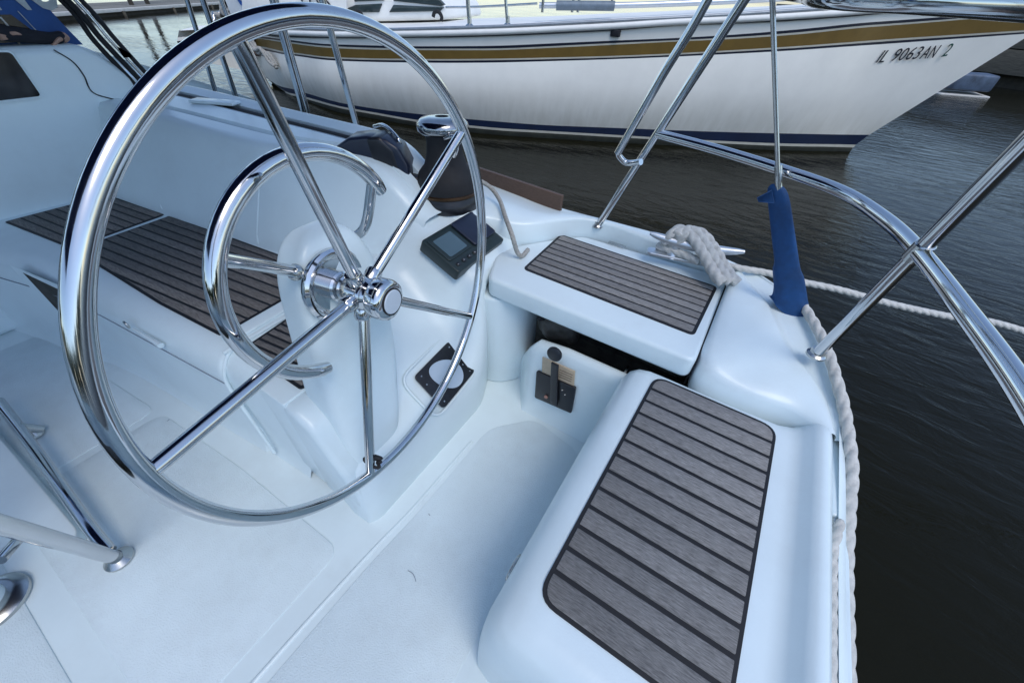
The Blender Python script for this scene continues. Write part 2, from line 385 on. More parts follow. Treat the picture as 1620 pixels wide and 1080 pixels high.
# ---- starboard bench -----------------------------------------------------
face = [(-2.62, -.07), (-2.3, .010), (-2.06, .072), (-1.8, .120), (-1.46, .157), (-1.16, .188), (-1.085, .196)]
def bench_rows(pts, dz=0, out_=0):
    rows = []
    for x, y in pts:
        y -= out_
        rows.append([(x, y - .018, 0), (x, y - .004, .03), (x, y, .08), (x, y, .345 + dz), (x, y + .003, .385 + dz), (x, y + .012, .412 + dz), (x, y + .034, .437 + dz), (x, y + .062, .448 + dz), (x, y + .08, .449 + dz), (x, .98, .449 + dz)])
    return rows
bm = bmesh.new(); f = [(p.x, p.y) for p in catmull([(x, y, 0) for x, y in face], 4)]
rows = bench_rows(f); e = rows[-1]
rows.append([(p[0] + .008, p[1] + .004, p[2] - (.006 if p[2] > .4 else 0)) for p in e]); rows.append([(p[0] + .010, p[1] + .02, p[2] * .97 - .003) for p in e])
grid(bm, rows)
bench = done('bench_seat', bm, GEL, boat, 60)
bm = bmesh.new(); rows = bench_rows([(-1.09, .20), (-1.0, .205), (-.93, .210), (-.87, .213)], dz=-.004, out_=-.006); grid(bm, rows)
done('bench_end', bm, GEL, boat, 60)
bm = bmesh.new(); box(bm, (-.90, .216, .02), (-.785, .525, .4445)); done('bench_end', bm, GEL, boat, 0, bevel=.004)
tube('lid_seam', [(x, y - .0005, .352) for x, y in face], .0022, SEAM, bench, k=6)
tube('lid_end_seam', [(-1.081, .99, .449), (-1.081, .30, .449), (-1.080, .25, .443), (-1.077, .213, .40), (-1.076, .198, .34), (-1.05, .192, .18), (-1.03, .188, .03)], .006, GEL, bench, k=8)
# bench face pocket: flat frame, dark panel painted for its shaded inside
po = [(-2.094, 0.058, 0.456), (-1.761, 0.140, 0.408), (-1.976, 0.087, 0.181), (-2.108, 0.054, 0.191)]
pi_ = [(-2.051, 0.069, 0.433), (-1.818, 0.127, 0.374), (-1.973, 0.089, 0.221), (-2.063, 0.066, 0.240)]
bm = bmesh.new(); A = [bm.verts.new(p) for p in po]; B = [bm.verts.new(p) for p in pi_]
for i in range(4): bm.faces.new((A[i], A[(i + 1) % 4], B[(i + 1) % 4], B[i]))
done('pocket_frame', bm, GEL, bench, 0, bevel=.002)
bm = bmesh.new(); bm.faces.new([bm.verts.new(p) for p in pi_]); done('pocket_shade_panel', bm, DARK, bench, 0)
# lid latch: a ring pull and its moulded scoop
lat = V((-1.485, 0.151, 0.417))
bm = bmesh.new(); P = [lat + Vector((.011 * math.cos(a), -.006, .011 * math.sin(a))) for a in [i * math.pi / 8 for i in range(16)]]; sweep(bm, P, .0032, 8, closed=True); done('latch_ring', bm, STEEL, bench, 60)
bm = bmesh.new(); P = [lat + Vector((.012 + .02 * i, .003 * i * .55, -.014 - .001 * i)) for i in range(8)]; sweep(bm, P, lambda t: .003 + .006 * t, 10); done('latch_scoop', bm, GEL, bench, 60)
# teak on the bench: three panels with white joints between
zb = .4505
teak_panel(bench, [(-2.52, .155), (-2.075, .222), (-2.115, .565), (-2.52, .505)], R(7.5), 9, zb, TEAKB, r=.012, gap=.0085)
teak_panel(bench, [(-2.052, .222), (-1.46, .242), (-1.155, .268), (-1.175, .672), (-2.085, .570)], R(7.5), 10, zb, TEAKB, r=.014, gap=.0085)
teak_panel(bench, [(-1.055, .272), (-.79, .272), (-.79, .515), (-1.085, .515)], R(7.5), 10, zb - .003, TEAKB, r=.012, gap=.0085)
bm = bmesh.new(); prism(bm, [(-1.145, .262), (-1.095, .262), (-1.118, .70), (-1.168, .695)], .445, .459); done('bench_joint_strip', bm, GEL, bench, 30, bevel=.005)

# ---- coaming / seat back -------------------------------------------------
# profile across the boat at a few stations fore and aft
def coam(x, yb, yi, top, yo, k):
    """k: 1 full height .. 0 merged into the deck"""
    h = top
    return [(x, yb - .03, .445), (x, yb, .452), (x, yb + .012, .50), (x, yi - .022, h - .06), (x, yi - .008, h - .022), (x, yi + .008, h - .004), (x, yi + .03, h), (x, yi + .075, h + .003),
            (x, yi + .085, h - .008 * k), (x, yi + .095, h - .008 * k), (x, yi + .105, h + .006 * k), (x, yo - .150, h + .010 * k), (x, yo - .146, h - .05 * k), (x, yo - .075, h - .05 * k), (x, yo - .070, h + .006 * k),
            (x, yo - .035, h + .026 * k), (x, yo - .006, h + .018 * k), (x, yo + .012, h - .02 * k), (x, yo + .03, h * (1 - .5 * k) + .62 * .5 * k), (x, yo + .05, .62)]
st = [(-3.3, .42, .56, .82, .98, 1), (-2.95, .46, .62, .81, 1.02, 1), (-2.6, .50, .67, .80, 1.055, 1), (-2.37, .525, .705, .80, 1.075, 1), (-2.1, .56, .735, .80, 1.09, 1), (-1.8, .60, .76, .80, 1.105, 1), (-1.55, .635, .785, .80, 1.12, 1), (-1.38, .66, .83, .80, 1.13, 1), (-1.25, .68, .885, .795, 1.14, 1),
      (-1.15, .70, .915, .775, 1.14, .8), (-1.07, .715, .925, .735, 1.135, .45), (-1.0, .73, .93, .68, 1.13, .2), (-.95, .74, .93, .645, 1.12, .05), (-.92, .745, .925, .632, 1.11, 0)]
rows = [coam(*s) for s in st]
fine = list(zip(*[catmull(c, 4) for c in zip(*rows)]))
bm = bmesh.new(); grid(bm, fine)
coaming = done('coaming', bm, GEL, boat, 45)
bm = bmesh.new(); grid(bm, [[mir(p) for p in r] for r in fine]); done('coaming', bm, GEL, boat, 45)
# dark track lying in the channel, with its travellers
chan = [(s[0], s[4] - .105, s[3] - .022) for s in st[2:9]]
bm = bmesh.new(); P = catmull(chan, 4); sweep(bm, P, .030, 8); done('sheet_track', bm, BLACKM, coaming, 60)
tube('track_rail', [(x, y - .034, z + .026) for x, y, z in chan], .0045, STEEL, coaming, k=8)
bm = bmesh.new(); c = V((-2.150, 0.963, 0.815)); box(bm, (-.10, -.03, -.004), (.10, .03, .008), frame(c, (1, .5, 0), (0, 0, 1))); done('track_end_cover', bm, GEL, coaming, 40, bevel=.003)
# moulded vertical joints in the seat back
tube('seat_back_joint', [(-2.12, .570, .452), (-2.13, .572, .50), (-2.21, .67, .66), (-2.30, .705, .755)], .0035, GEL, coaming, k=8)
tube('seat_back_joint', [(-1.55, .640, .455), (-1.55, .650, .5), (-1.55, .765, .745)], .004, GEL, coaming, k=8)

# ---- cabin bulkhead ------------------------------------------------------
bm = bmesh.new()
prof = [(-.25, .0), (.70, .0), (.92, .60), (.94, .74), (.905, .82), (.83, .90), (.775, .965), (.73, .995), (.3, 1.0), (-.25, 1.0)]
Mx = Matrix(((0, 0, 1, 0), (1, 0, 0, 0), (0, 1, 0, 0), (0, 0, 0, 1)))
prism(bm, prof, -2.95, -2.56, Mx)
bulk = done('cabin_bulkhead', bm, GEL, boat, 0, bevel=.03, seg=5)
bm = bmesh.new(); box(bm, (-2.95, -1.7, 0), (-2.56, -.80, 1.0)); done('cabin_bulkhead', bm, GEL, boat, 0, bevel=.03, seg=5)
q = [(-2.553, 0.421, 0.991), (-2.553, 0.512, 0.983), (-2.553, 0.514, 0.842), (-2.553, 0.326, 0.842)]
cen = sum((V(p) for p in q), Vector()) / 4
bm = bmesh.new(); prism(bm, rounded([(p[1], p[2]) for p in q], .012), -2.575, -2.555, Mx); win = done('cabin_window', bm, GLASS, bulk, 30)
bm = bmesh.new(); a_ = rounded([(p[1], p[2]) for p in q], .012); b_ = [(cen.y + (y - cen.y) * 1.07, cen.z + (z - cen.z) * 1.09) for y, z in a_]
grid(bm, [[(-2.556, y, z) for y, z in b_], [(-2.550, y, z) for y, z in b_], [(-2.550, y, z) for y, z in a_], [(-2.556, y, z) for y, z in a_]], True); done('window_frame', bm, GEL, win, 30)
tube('moulding_seam', [(-2.558, 0.638, 0.983), (-2.558, 0.674, 0.942), (-2.558, 0.683, 0.893), (-2.558, 0.681, 0.832), (-2.558, 0.756, 0.791)], .0025, CAULK, bulk, k=6)

# ---- spray hood: blue canvas with lettering ------------------------------
hood = [(.10, 1.0), (.765, .985), (.735, 1.06), (.66, 1.30), (.50, 1.62), (.10, 1.70)]
bm = bmesh.new(); prism(bm, hood, -2.66, -2.650, Mx); hd = done('spray_hood', bm, mat('hood_canvas', (.010, .070, .25), .6, noise=.25, nscale=8, bump=.4, bscale=200), boat, 30)
bm = bmesh.new(); prism(bm, [(.30, 1.003), (.655, 1.003), (.60, 1.085), (.30, 1.085)], -2.650, -2.647, Mx); done('hood_window', bm, GLASS, hd, 20)
tube('hood_piping', [(-2.645, 0.565, 1.079), (-2.645, 0.572, 1.040), (-2.645, 0.568, 0.985)], .0035, MARKS, hd, k=8)
tube('hood_piping', [(-2.646, 0.625, 1.095), (-2.646, 0.646, 1.026)], .0018, CANLET, hd, k=6)
text_mesh('hood_lettering', 'UNU', .30, frame((-2.646, .455, 1.098), (0, 1, 0), (1, 0, 0)), CANLET, hd, extrude=.001, shear=-.25, spacing=.9, scale=(.52, 1))
tube('hood_frame', [(-2.7, .60, 1.50), (-2.600, 0.775, 1.142), (-2.570, 0.812, 1.009), (-2.550, 0.860, 0.877), (-2.520, 0.903, 0.750)], .011, BLACKM, boat, n=6)
tube('hood_frame', [(-2.68, .62, 1.50), (-2.580, 0.792, 1.144), (-2.550, 0.832, 1.009), (-2.530, 0.879, 0.877), (-2.500, 0.916, 0.762)], .006, STEEL, boat, n=6)
tube('hood_frame', [(-2.7, .56, 1.50), (-2.620, 0.761, 1.141), (-2.590, 0.792, 0.999), (-2.570, 0.838, 0.862), (-2.540, 0.872, 0.736)], .010, BLACKM, boat, n=6)
tube('hood_frame', [(-2.66, .64, 1.50), (-2.560, 0.806, 1.145), (-2.530, 0.847, 1.010), (-2.510, 0.894, 0.874), (-2.480, 0.929, 0.763)], .009, BLACKM, boat, n=6)
bm = bmesh.new(); f_ = bm.faces.new([bm.verts.new(p) for p in ((-2.500, 0.829, 0.990), (-2.500, 0.864, 0.962), (-2.500, 0.864, 0.949), (-2.500, 0.833, 0.949))]); bmesh.ops.solidify(bm, geom=bm.faces[:], thickness=.008); done('hood_flap', bm, BLUECOVER, boat, 0, bevel=.003)

# ---- console with the wheel pedestal ------------------------------------
PA = [(-.575, 0), (-.570, .05), (-.573, .14), (-.585, .192), (-.612, .226), (-.695, .302), (-.80, .397), (-.90, .487), (-.94, .514), (-.98, .525), (-1.05, .525), (-1.12, .52)]
PB = [(-.63, 0), (-.622, .05), (-.620, .20), (-.622, .40), (-.634, .470), (-.658, .502), (-.70, .522), (-.735, .537), (-.81, .572), (-.885, .606), (-.96, .622), (-1.12, .626)]
cons = []
for y in (.205, .212, .225, .25, .30, .45, .58, .66, .74, .78, .81, .84, .87, .90, .93, .96, 1.0, 1.06, 1.12, 1.20):
    t = max(0, min(1, (y - .75) / .18)); t = t * t * (3 - 2 * t); u = max(0, min(1, (.25 - y) / .045)) ** 2
    sh = -.09 * max(0, min(1, (y - .89) / .06)) - (.04 * max(0, min(1, (y - .98) / .15)))
    cons.append([(min(a[0] + (b[0] - a[0]) * t - .035 * u * (1 if a[1] > .1 else .6), -.64 + 1e3 * (y < .89) + .25 * (sh + .0)) + (sh if b[1] < .45 else 0), y + .05 * min(1, a[1] / .5) * max(0, min(1, (.45 - y) / .2)), a[1] + (b[1] - a[1]) * t) for a, b in zip(PA, PB)])
    fr_ = max(0, min(1, (y - .50) / .05)); lim = -.795 - .4 * fr_
    cons[-1] = [(max(p[0], lim), p[1], p[2] if p[0] > lim else min(p[2], .40 + .4 * fr_)) for p in cons[-1]]
cons.insert(0, [(p[0] - .06, p[1] - .002, p[2] * .99) for p in cons[0]]); cons.insert(0, [(min(p[0], -.795), p[1] + .02, p[2] * .95) for p in cons[0]])
cons.append([(p[0] - .05, 1.21, p[2] * .985) for p in cons[-1]])
bm = bmesh.new(); grid(bm, cons)
console = done('steering_console', bm, GEL, boat, 180)

My_ = Matrix(((1, 0, 0, 0), (0, 0, 1, 0), (0, 1, 0, 0), (0, 0, 0, 1)))
bm = bmesh.new(); prism(bm, [(-.595, 0), (-.60, .15), (-.64, .27), (-.69, .40), (-.75, .44), (-.80, .44), (-.80, 0)], .212, .30, My_); done('console_cheek', bm, GEL, console, 0, bevel=.02, seg=4)
ctr, Rw = V((-.5625, .41258, .75918)), .4514
N = V((.98895, .13847, .05301)); U = V((-.05353, 0, .99857)); W = V((.13827, -.99037, .00741))
# pedestal head: rounded-rectangle sections, stacked
def sec(z, x0, x1, y0, y1, k=36, e=4.6):
    out_ = []
    for j in range(k):
        a = 2 * math.pi * j / k; c, s = math.cos(a), math.sin(a)
        out_.append(((x0 + x1) / 2 + (x1 - x0) / 2 * math.copysign(abs(c) ** (2 / e), c), (y0 + y1) / 2 + (y1 - y0) / 2 * math.copysign(abs(s) ** (2 / e), s), z))
    return out_
bm = bmesh.new()
secs = [(.16, -.80, -.622, .240, .40), (.22, -.80, -.616, .244, .43), (.30, -.80, -.630, .252, .46), (.38, -.80, -.641, .262, .485), (.46, -.80, -.650, .272, .505), (.54, -.80, -.660, .284, .520), (.62, -.80, -.668, .296, .528), (.70, -.80, -.677, .308, .530), (.76, -.80, -.685, .320, .526), (.805, -.797, -.694, .336, .514), (.838, -.79, -.706, .358, .495), (.856, -.78, -.724, .385, .470), (.861, -.76, -.745, .41, .45)]
Vs = grid(bm, [sec(*s) for s in secs], True); bm.faces.new(Vs[-1])
ped = done('wheel_pedestal', bm, GEL, boat, 180, sub=1)
# steel flange, boss and shaft
hub = ctr - N * .045
Mh = frame(ctr - N * .135, U, N)
bm = bmesh.new(); lathe(bm, [(.0, 0), (.078, 0), (.082, .006), (.082, .016), (.076, .021), (.064, .019), (.056, .010), (.034, .010), (.034, .03), (.030, .034), (.030, .045), (.026, .048), (.026, .075), (.0, .075)], Mh, 40)
done('shaft_flange', bm, CHROME, ped, 40)

# ---- steering wheel ------------------------------------------------------
wheel = bpy.data.objects.new('steering_wheel', None); S.collection.objects.link(wheel); wheel.parent = boat
wheel['label'] = 'large five-spoke polished steel wheel'
bm = bmesh.new(); sweep(bm, [ctr + (U * math.cos(a) + W * math.sin(a)) * Rw for a in [2 * math.pi * i / 160 for i in range(160)]], .0132, 24, closed=True); done('rim', bm, CHROME, wheel, 180)
for a in (14, 88, 156, 230, 302):
    dirv = U * math.cos(R(a)) + W * math.sin(R(a)); s0 = hub + dirv * .02; s1 = ctr + dirv * (Rw - .008)
    bm = bmesh.new(); P = [s0.lerp(s1, t) for t in (0, .03, .5, .97, 1)]; sweep(bm, P, lambda t: .0135 - .003 * t, 16); done('spoke', bm, CHROME, wheel, 60)
    bm = bmesh.new(); lathe(bm, [(.0165, 0), (.0175, .004), (.0175, .024), (.0155, .028), (.0, .028)], frame(hub + dirv * .030, N, dirv), 20); done('spoke_socket', bm, CHROME, wheel, 50)
bm = bmesh.new(); lathe(bm, [(.0, -.03), (.024, -.03), (.036, -.022), (.038, .0), (.034, .018), (.030, .024), (.030, .034), (.041, .036), (.0445, .042), (.0445, .062), (.041, .070), (.033, .074), (.0275, .0745), (.0, .0745)], frame(hub, U, N), 40); done('hub', bm, CHROME, wheel, 40)
bm = bmesh.new(); lathe(bm, [(.0, .0746), (.0262, .0746), (.0262, .077), (.0245, .0785), (.0, .079)], frame(hub, U, N), 36); done('hub_cap', bm, mat('cap_disc', (.62, .68, .74), .35, .2, noise=.03, nscale=20), wheel, 40)
bm = bmesh.new(); P = [hub + N * .0755 + (U * math.cos(a) + W * math.sin(a)) * .0278 for a in [2 * math.pi * i / 40 for i in range(40)]]; sweep(bm, P, .0018, 8, closed=True); done('hub_ring', bm, BLACKM, wheel, 180)
# twist of black cord on the lowest spoke
a = R(156); dirv = U * math.cos(a) + W * math.sin(a); k0 = ctr + dirv * (Rw - .035)
pts = [k0 + N * .02 * math.cos(t * 2.1) + dirv * .012 * math.sin(t * 1.3) - W * (.012 + .014 * math.sin(t)) * 1.0 for t in [i * .55 for i in range(13)]]
rope('cord_knot', [tuple(p) for p in pts], .0042, BLACKM, wheel, pitch=.02)

# ---- ring-shaped grab rail round the pedestal ----------------------------
rc = ctr - N * .1 + U * .053 + W * .019; Rr = .219
grab = bpy.data.objects.new('pedestal_guard', None); S.collection.objects.link(grab); grab.parent = boat
arc = [rc + (U * math.cos(R(a)) + W * math.sin(R(a))) * Rr for a in range(-64, 157, 5)]
bm = bmesh.new(); sweep(bm, arc, lambda t: .0155 if .012 < t < .988 else .013, 18); done('guard_ring', bm, CHROME, grab, 60)
def ringpt(a): return rc + (U * math.cos(R(a)) + W * math.sin(R(a))) * Rr
tube('guard_arm', [tuple(ringpt(57)), tuple((ringpt(57) + V((-.70, .335, .812))) / 2), (-.70, .335, .812)], .0115, CHROME, grab)
bm = bmesh.new(); lathe(bm, [(0, 0), (.017, 0), (.017, .004), (.0125, .012), (0, .012)], frame((-.698, .331, .813), (0, 0, 1), ringpt(57) - V((-.70, .335, .812))), 18); done('arm_foot', bm, STEEL, grab, 40)
tube('guard_arm', [tuple(ringpt(-55)), (-.72, .53, .825), (-.76, .50, .79)], .0115, CHROME, grab)

# ---- helm seat -----------------------------------------------------------
zs = .52
bm = bmesh.new()
ol = rounded([(-.635, .905), (.062, .905), (.062, 1.415), (-.50, 1.385), (-.60, 1.26), (-.675, 1.15), (-.70, 1.05)], .03)
prism(bm, ol, .445, zs); helm = done('helm_seat', bm, GEL, boat, 0, bevel=.013, seg=4)
teak_panel(helm, [(-.565, 1.022), (.032, 1.012), (.040, 1.325), (-.575, 1.335)], 0, 8, zs + .001, TEAK, r=.02, gap=.0085, border=.010)
bm = bmesh.new(); box(bm, (.0615, .93, .40), (.0645, 1.405, .512)); done('seat_gap_seal', bm, CAULK, helm, 0)
bm = bmesh.new(); c = V((-0.354, 1.390, 0.524)); box(bm, (-.035, -.009, 0), (.035, .009, .003), frame(c, (1, 0, 0), (0, 0, 1))); done('maker_plate', bm, STEEL, helm, 30, bevel=.001)
# base under the seat: front panel with a dark slot above it
bm = bmesh.new()
xs = [-.535, -.52, -.50, -.475, -.43, -.405, -.30, -.15, .0, .12]
rows = []
for x in xs:
    t = max(0, min(1, (x + .52) / .09)); yy = .99 - .115 * t; 
    k_ = 1 - .62 * max(0, min(1, (-.385 - x) / .13)) ** 1.5
    rows.append([(x, yy - .025 * t, 0), (x, yy - .006 * t, .035 * k_), (x, yy, .09 * k_), (x, yy + .002, .325 * k_), (x, yy + .006, .350 * k_), (x, yy + .014, .363 * k_), (x, yy + .026, .368 * k_), (x, yy + .034, .368 * k_), (x, yy + .038, .360 * k_), (x, yy + .040, .25 * k_)])
grid(bm, rows); base = done('helm_seat_base', bm, GEL, boat, 180)
bm = bmesh.new(); box(bm, (-.50, 1.05, .02), (.12, 1.30, .30)); done('locker_shade_box', bm, DARK, base, 0)  # solid dark box paints the slot's inner shade
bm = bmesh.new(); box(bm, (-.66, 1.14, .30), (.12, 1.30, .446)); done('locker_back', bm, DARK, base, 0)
# end wall left of the slot
bm = bmesh.new(); prism(bm, rounded([(-.75, .90), (-.66, .89), (-.585, .91), (-.52, .98), (-.51, 1.14), (-.75, 1.14)], .05), 0, .440); done('footwell_wall', bm, GEL, base, 60, bevel=.012)
# crumpled bag and hoses stuffed in the slot
for i in range(3):
    c0_ = Vector((-.455 + .05 * i, .995 + .02 * i, .37 + .01 * i))
    pts = [tuple(c0_ + Vector((random.uniform(-.04, .04), random.uniform(-.02, .05), random.uniform(-.02, .02)))) for _ in range(8)]
    rope('bundled_hose', pts, .010, (BLACKM, DARK, BLACKM)[i], base, pitch=.05)
bm = bmesh.new(); rr0 = random.Random(5)
bmesh.ops.create_icosphere(bm, subdivisions=4, radius=1, matrix=Matrix.Translation((-.40, 1.03, .335)) @ Matrix.Diagonal((.085, .06, .07, 1)))
for v in bm.verts:
    k_ = 1 + .22 * math.sin(40 * v.co.x + 25 * v.co.z) * math.sin(33 * v.co.y + 18 * v.co.x) + rr0.uniform(-.04, .04); v.co = Vector((-.40, 1.03, .335)) + (v.co - Vector((-.40, 1.03, .335))) * k_
done('stowed_bag', bm, mat('crumpled_bag', (.05, .045, .038), .5, noise=.6, nscale=25, bump=1, bscale=40), base, 180)
tube('drain_hose', [(-.36, 1.01, .36), (-.22, 1.03, .37), (-.05, 1.02, .36), (.08, 1.03, .35)], .016, DARK, base, n=6)
# engine control: plate, lever, card
fr = frame((-.305, .8735, .205), (1, 0, 0), (0, -1, 0))
e0, e1, e2, e3 = V((-0.391, 0.871, 0.239)), V((-0.236, 0.871, 0.248)), V((-0.230, 0.871, 0.109)), V((-0.384, 0.871, 0.093))
def plate(name, quad, y0, y1, m, parent, r=.008):
    bm = bmesh.new(); My = Matrix(((1, 0, 0, 0), (0, 0, 1, 0), (0, 1, 0, 0), (0, 0, 0, 1)))
    prism(bm, rounded([(p[0], p[2]) for p in quad], r), y0, y1, My); return done(name, bm, m, parent, 30, bevel=.0012, seg=2)
ctl = plate('control_plate', [e0, e1, e2, e3], .8735, .864, BLACK, base)
plate('instruction_card', [(-0.378, 0.870, 0.312), (-0.254, 0.870, 0.315), (-0.245, 0.870, 0.233), (-0.371, 0.870, 0.229)], .8745, .8705, PAPER, base, r=.001)
for i in range(4):
    a_, b_ = V((-0.308, 0.870, 0.291)), V((-0.258, 0.870, 0.294)); dz = Vector((0, 0, -.011 * i))
    bm = bmesh.new(); P = [a_ + dz + Vector((0, -.0002, 0)), b_ + dz + Vector((0, -.0002, 0))]
    v = [bm.verts.new(p) for p in (P[0], P[1], P[1] + Vector((0, 0, .003)), P[0] + Vector((0, 0, .003)))]; bm.faces.new(v); done('card_line', bm, INK, base, 0)
lv = [V((-0.297, 0.855, 0.122)), V((-0.312, 0.848, 0.260)), V((-0.317, 0.842, 0.341))]
bm = bmesh.new(); P = catmull(lv, 6)
for_w = [(p, .0135) for p in P]
rows = [[p + Vector((-wd, .004, 0)), p + Vector((wd, .004, 0)), p + Vector((wd, -.004, 0)), p + Vector((-wd, -.004, 0))] for p, wd in for_w]
Vs = grid(bm, rows, True); bm.faces.new(Vs[0]); bm.faces.new(Vs[-1]); lever = done('control_lever', bm, BLACK, base, 40, bevel=.002)
bm = bmesh.new(); lathe(bm, [(0, -.007), (.021, -.007), (.026, -.003), (.026, .003), (.021, .007), (0, .007)], frame((-0.323, 0.838, 0.385), (1, 0, 0), (0, -1, .15)), 28); done('lever_knob', bm, BLACK, lever, 50)
bm = bmesh.new(); lathe(bm, [(0, 0), (.0075, 0), (.0075, .004), (.005, .006), (0, .006)], frame((-0.337, 0.863, 0.133), (1, 0, 0), (0, -1, 0)), 16); done('start_button', bm, COPPER, ctl, 40)
for p in ((-0.282, 0.864, 0.207), (-0.268, 0.864, 0.192)):
    bm = bmesh.new(); lathe(bm, [(0, 0), (.0028, 0), (.002, .002), (0, .0022)], frame(p, (1, 0, 0), (0, -1, 0)), 10); done('screw', bm, STEEL, ctl, 40)

# ---- recess in the console with the empty instrument cut-out -------------
qa, qb, qc, qd = V((-0.687, 0.562, 0.300)), V((-0.704, 0.764, 0.300)), V((-0.589, 0.755, 0.203)), V((-0.582, 0.558, 0.203))
ex = (qb - qa).normalized(); ey = (qd - qa).normalized(); nn = ey.cross(ex).normalized()
if nn.z < 0: nn = -nn
mid_ = (qa + qb + qc + qd) / 4
Mp = frame(mid_, ex, nn)
wx = ((qb - qa).length + (qc - qd).length) / 4; wy = ((qd - qa).length + (qc - qb).length) / 4
bm = bmesh.new(); prism(bm, rounded([(-wx, -wy), (wx, -wy), (wx, wy), (-wx, wy)], .016), .001, .008, Mp); ip = done('instrument_plate', bm, BLACK, console, 30, bevel=.0015)
bm = bmesh.new(); egg = [(.050 * math.cos(a) * (1 - .18 * math.sin(a)) , .068 * math.sin(a)) for a in [2 * math.pi * i / 40 for i in range(40)]]
prism(bm, egg, .0082, .0092, Mp @ Matrix.Rotation(.75, 4, 'Z')); done('instrument_blank', bm, mat('blank_disc', (.42, .52, .62), .4, noise=.05, nscale=12), ip, 30)
for x, y in ((-.8, .78), (.8, .78), (.8, -.78), (-.8, -.78), (-.86, .35), (.86, .2), (.75, -.3)):
    bm = bmesh.new(); lathe(bm, [(0, .008), (.0038, .008), (.003, .0105), (0, .011)], Mp @ Matrix.Translation((x * wx, y * wy, 0)), 10); done('screw', bm, STEEL, ip, 40)
bm = bmesh.new(); o1 = rounded([(-wx * 1.42, -wy * 1.10), (wx * 1.25, -wy * 1.10), (wx * 1.25, wy * 1.35), (-wx * 1.42, wy * 1.35)], .05, 8); sweep(bm, [Mp @ Vector((x, y, -.001)) for x, y in o1], .005, 8, closed=True)
done('niche_edge', bm, GEL, console, 180)

# ---- chart plotter -------------------------------------------------------
ca, cb, cc, cdv = V((-0.858, 0.880, 0.610)), V((-0.868, 1.155, 0.612)), V((-0.706, 1.088, 0.543)), V((-0.709, 0.798, 0.543))
ex = ((cb - ca) + (cc - cdv)).normalized(); ey = ((ca - cdv) + (cb - cc)).normalized(); nn = ex.cross(ey).normalized()
Mc = frame((ca + cb + cc + cdv) / 4, ex, nn)
Mc = Matrix.Translation(-nn * .010) @ Mc
inv = Mc.inverted()
loc = [inv @ p for p in (cdv, cc, cb, ca)]
qx = (loc[1].x - loc[0].x + loc[2].x - loc[3].x) / 4; qy = (loc[3].y - loc[0].y + loc[2].y - loc[1].y) / 4
plot = bpy.data.objects.new('chart_plotter', None); S.collection.objects.link(plot); plot.parent = boat
bm = bmesh.new(); prism(bm, rounded([(-qx, -qy), (qx, -qy), (qx, qy), (-qx, qy)], .012), -.03, .014, Mc); done('plotter_case', bm, DGREEN, plot, 30, bevel=.004)
bm = bmesh.new(); prism(bm, rounded([(-qx * .93, -qy * .42), (-qx * .02, -qy * .42), (-qx * .02, qy * .9), (-qx * .93, qy * .9)], .012), .014, .018, Mc); done('bezel', bm, DGREEN, plot, 30, bevel=.002)
bm = bmesh.new(); prism(bm, rounded([(-qx * .82, -qy * .30), (-qx * .15, -qy * .30), (-qx * .15, qy * .68), (-qx * .82, qy * .68)], .008), .0185, .0192, Mc); done('screen', bm, LCD, plot, 20)
bm = bmesh.new(); prism(bm, rounded([(qx * .03, -qy * .50), (qx * .96, -qy * .50), (qx * .96, qy * .94), (qx * .03, qy * .94)], .012), .014, .024, Mc); done('flip_cover', bm, NAVYGLOSS, plot, 30, bevel=.004)
for i in range(5):
    bm = bmesh.new(); c = (-qx * .8 + i * qx * .22, -qy * .70); prism(bm, rounded([(c[0] - .009, c[1] - .007), (c[0] + .009, c[1] - .007), (c[0] + .009, c[1] + .007), (c[0] - .009, c[1] + .007)], .004, 3), .014, .0175, Mc); done('button', bm, BLACK, plot, 30, bevel=.001, seg=1)
    text_mesh('button_mark', '-+<>o'[i], .012, Mc @ Matrix.Translation((c[0] - .004, c[1] - .0035, .0179)), MARKS, plot)

# ---- aft seat ------------------------------------------------------------
za = .47
bm = bmesh.new()
# section along x (inboard edge, teak, trough, outboard ridge), swept along y
sec_a = [(-.128, 0), (-.118, .20), (-.108, .34), (-.100, .405), (-.088, .438), (-.066, .460), (-.035, .469), (.0, .470), (.15, .470), (.298, .470), (.320, .467), (.338, .466), (.352, .474), (.364, .490), (.376, .499), (.392, .499), (.403, .490), (.409, .472), (.412, .44), (.414, .30), (.414, .0)]
rows = []
for y, sc, dz in ((.10, .55, -.30), (.102, .80, -.10), (.112, .93, -.035), (.135, .985, -.008), (.165, 1, 0), (.30, 1, 0), (.5, 1, 0), (.7, 1, 0), (.80, 1, 0), (.835, 1, -.002), (.862, .995, -.010), (.882, .985, -.03), (.892, .97, -.07), (.895, .95, -.20)):
    rows.append([(.15 + (x - .15) * sc, y + (.055 * max(0, (x - .29) / .12) if y > .6 else 0), max(0, z + dz * (1 if z > .05 else 0))) for x, z in sec_a])
grid(bm, rows)
aft = done('aft_seat', bm, GEL, boat, 180)
teak_panel(aft, [(-.036, .197), (.282, .197), (.293, .842), (-.018, .842)], 0, 13, za + .001, TEAK, r=.04, gap=.0095, border=.0075)
for py_, sz in (((-0.108, 0.265, 0.275), .028), ((-0.108, 0.985, 0.152), .022)):
    bm = bmesh.new(); P = [V((-.113, py_[1], .30)) + Vector((0, sz * math.cos(a), sz * .8 * math.sin(a))) for a in [2 * math.pi * i / 24 for i in range(24)]]; sweep(bm, P, .0035, 8, closed=True); done('seat_catch', bm, STEEL, aft, 60)
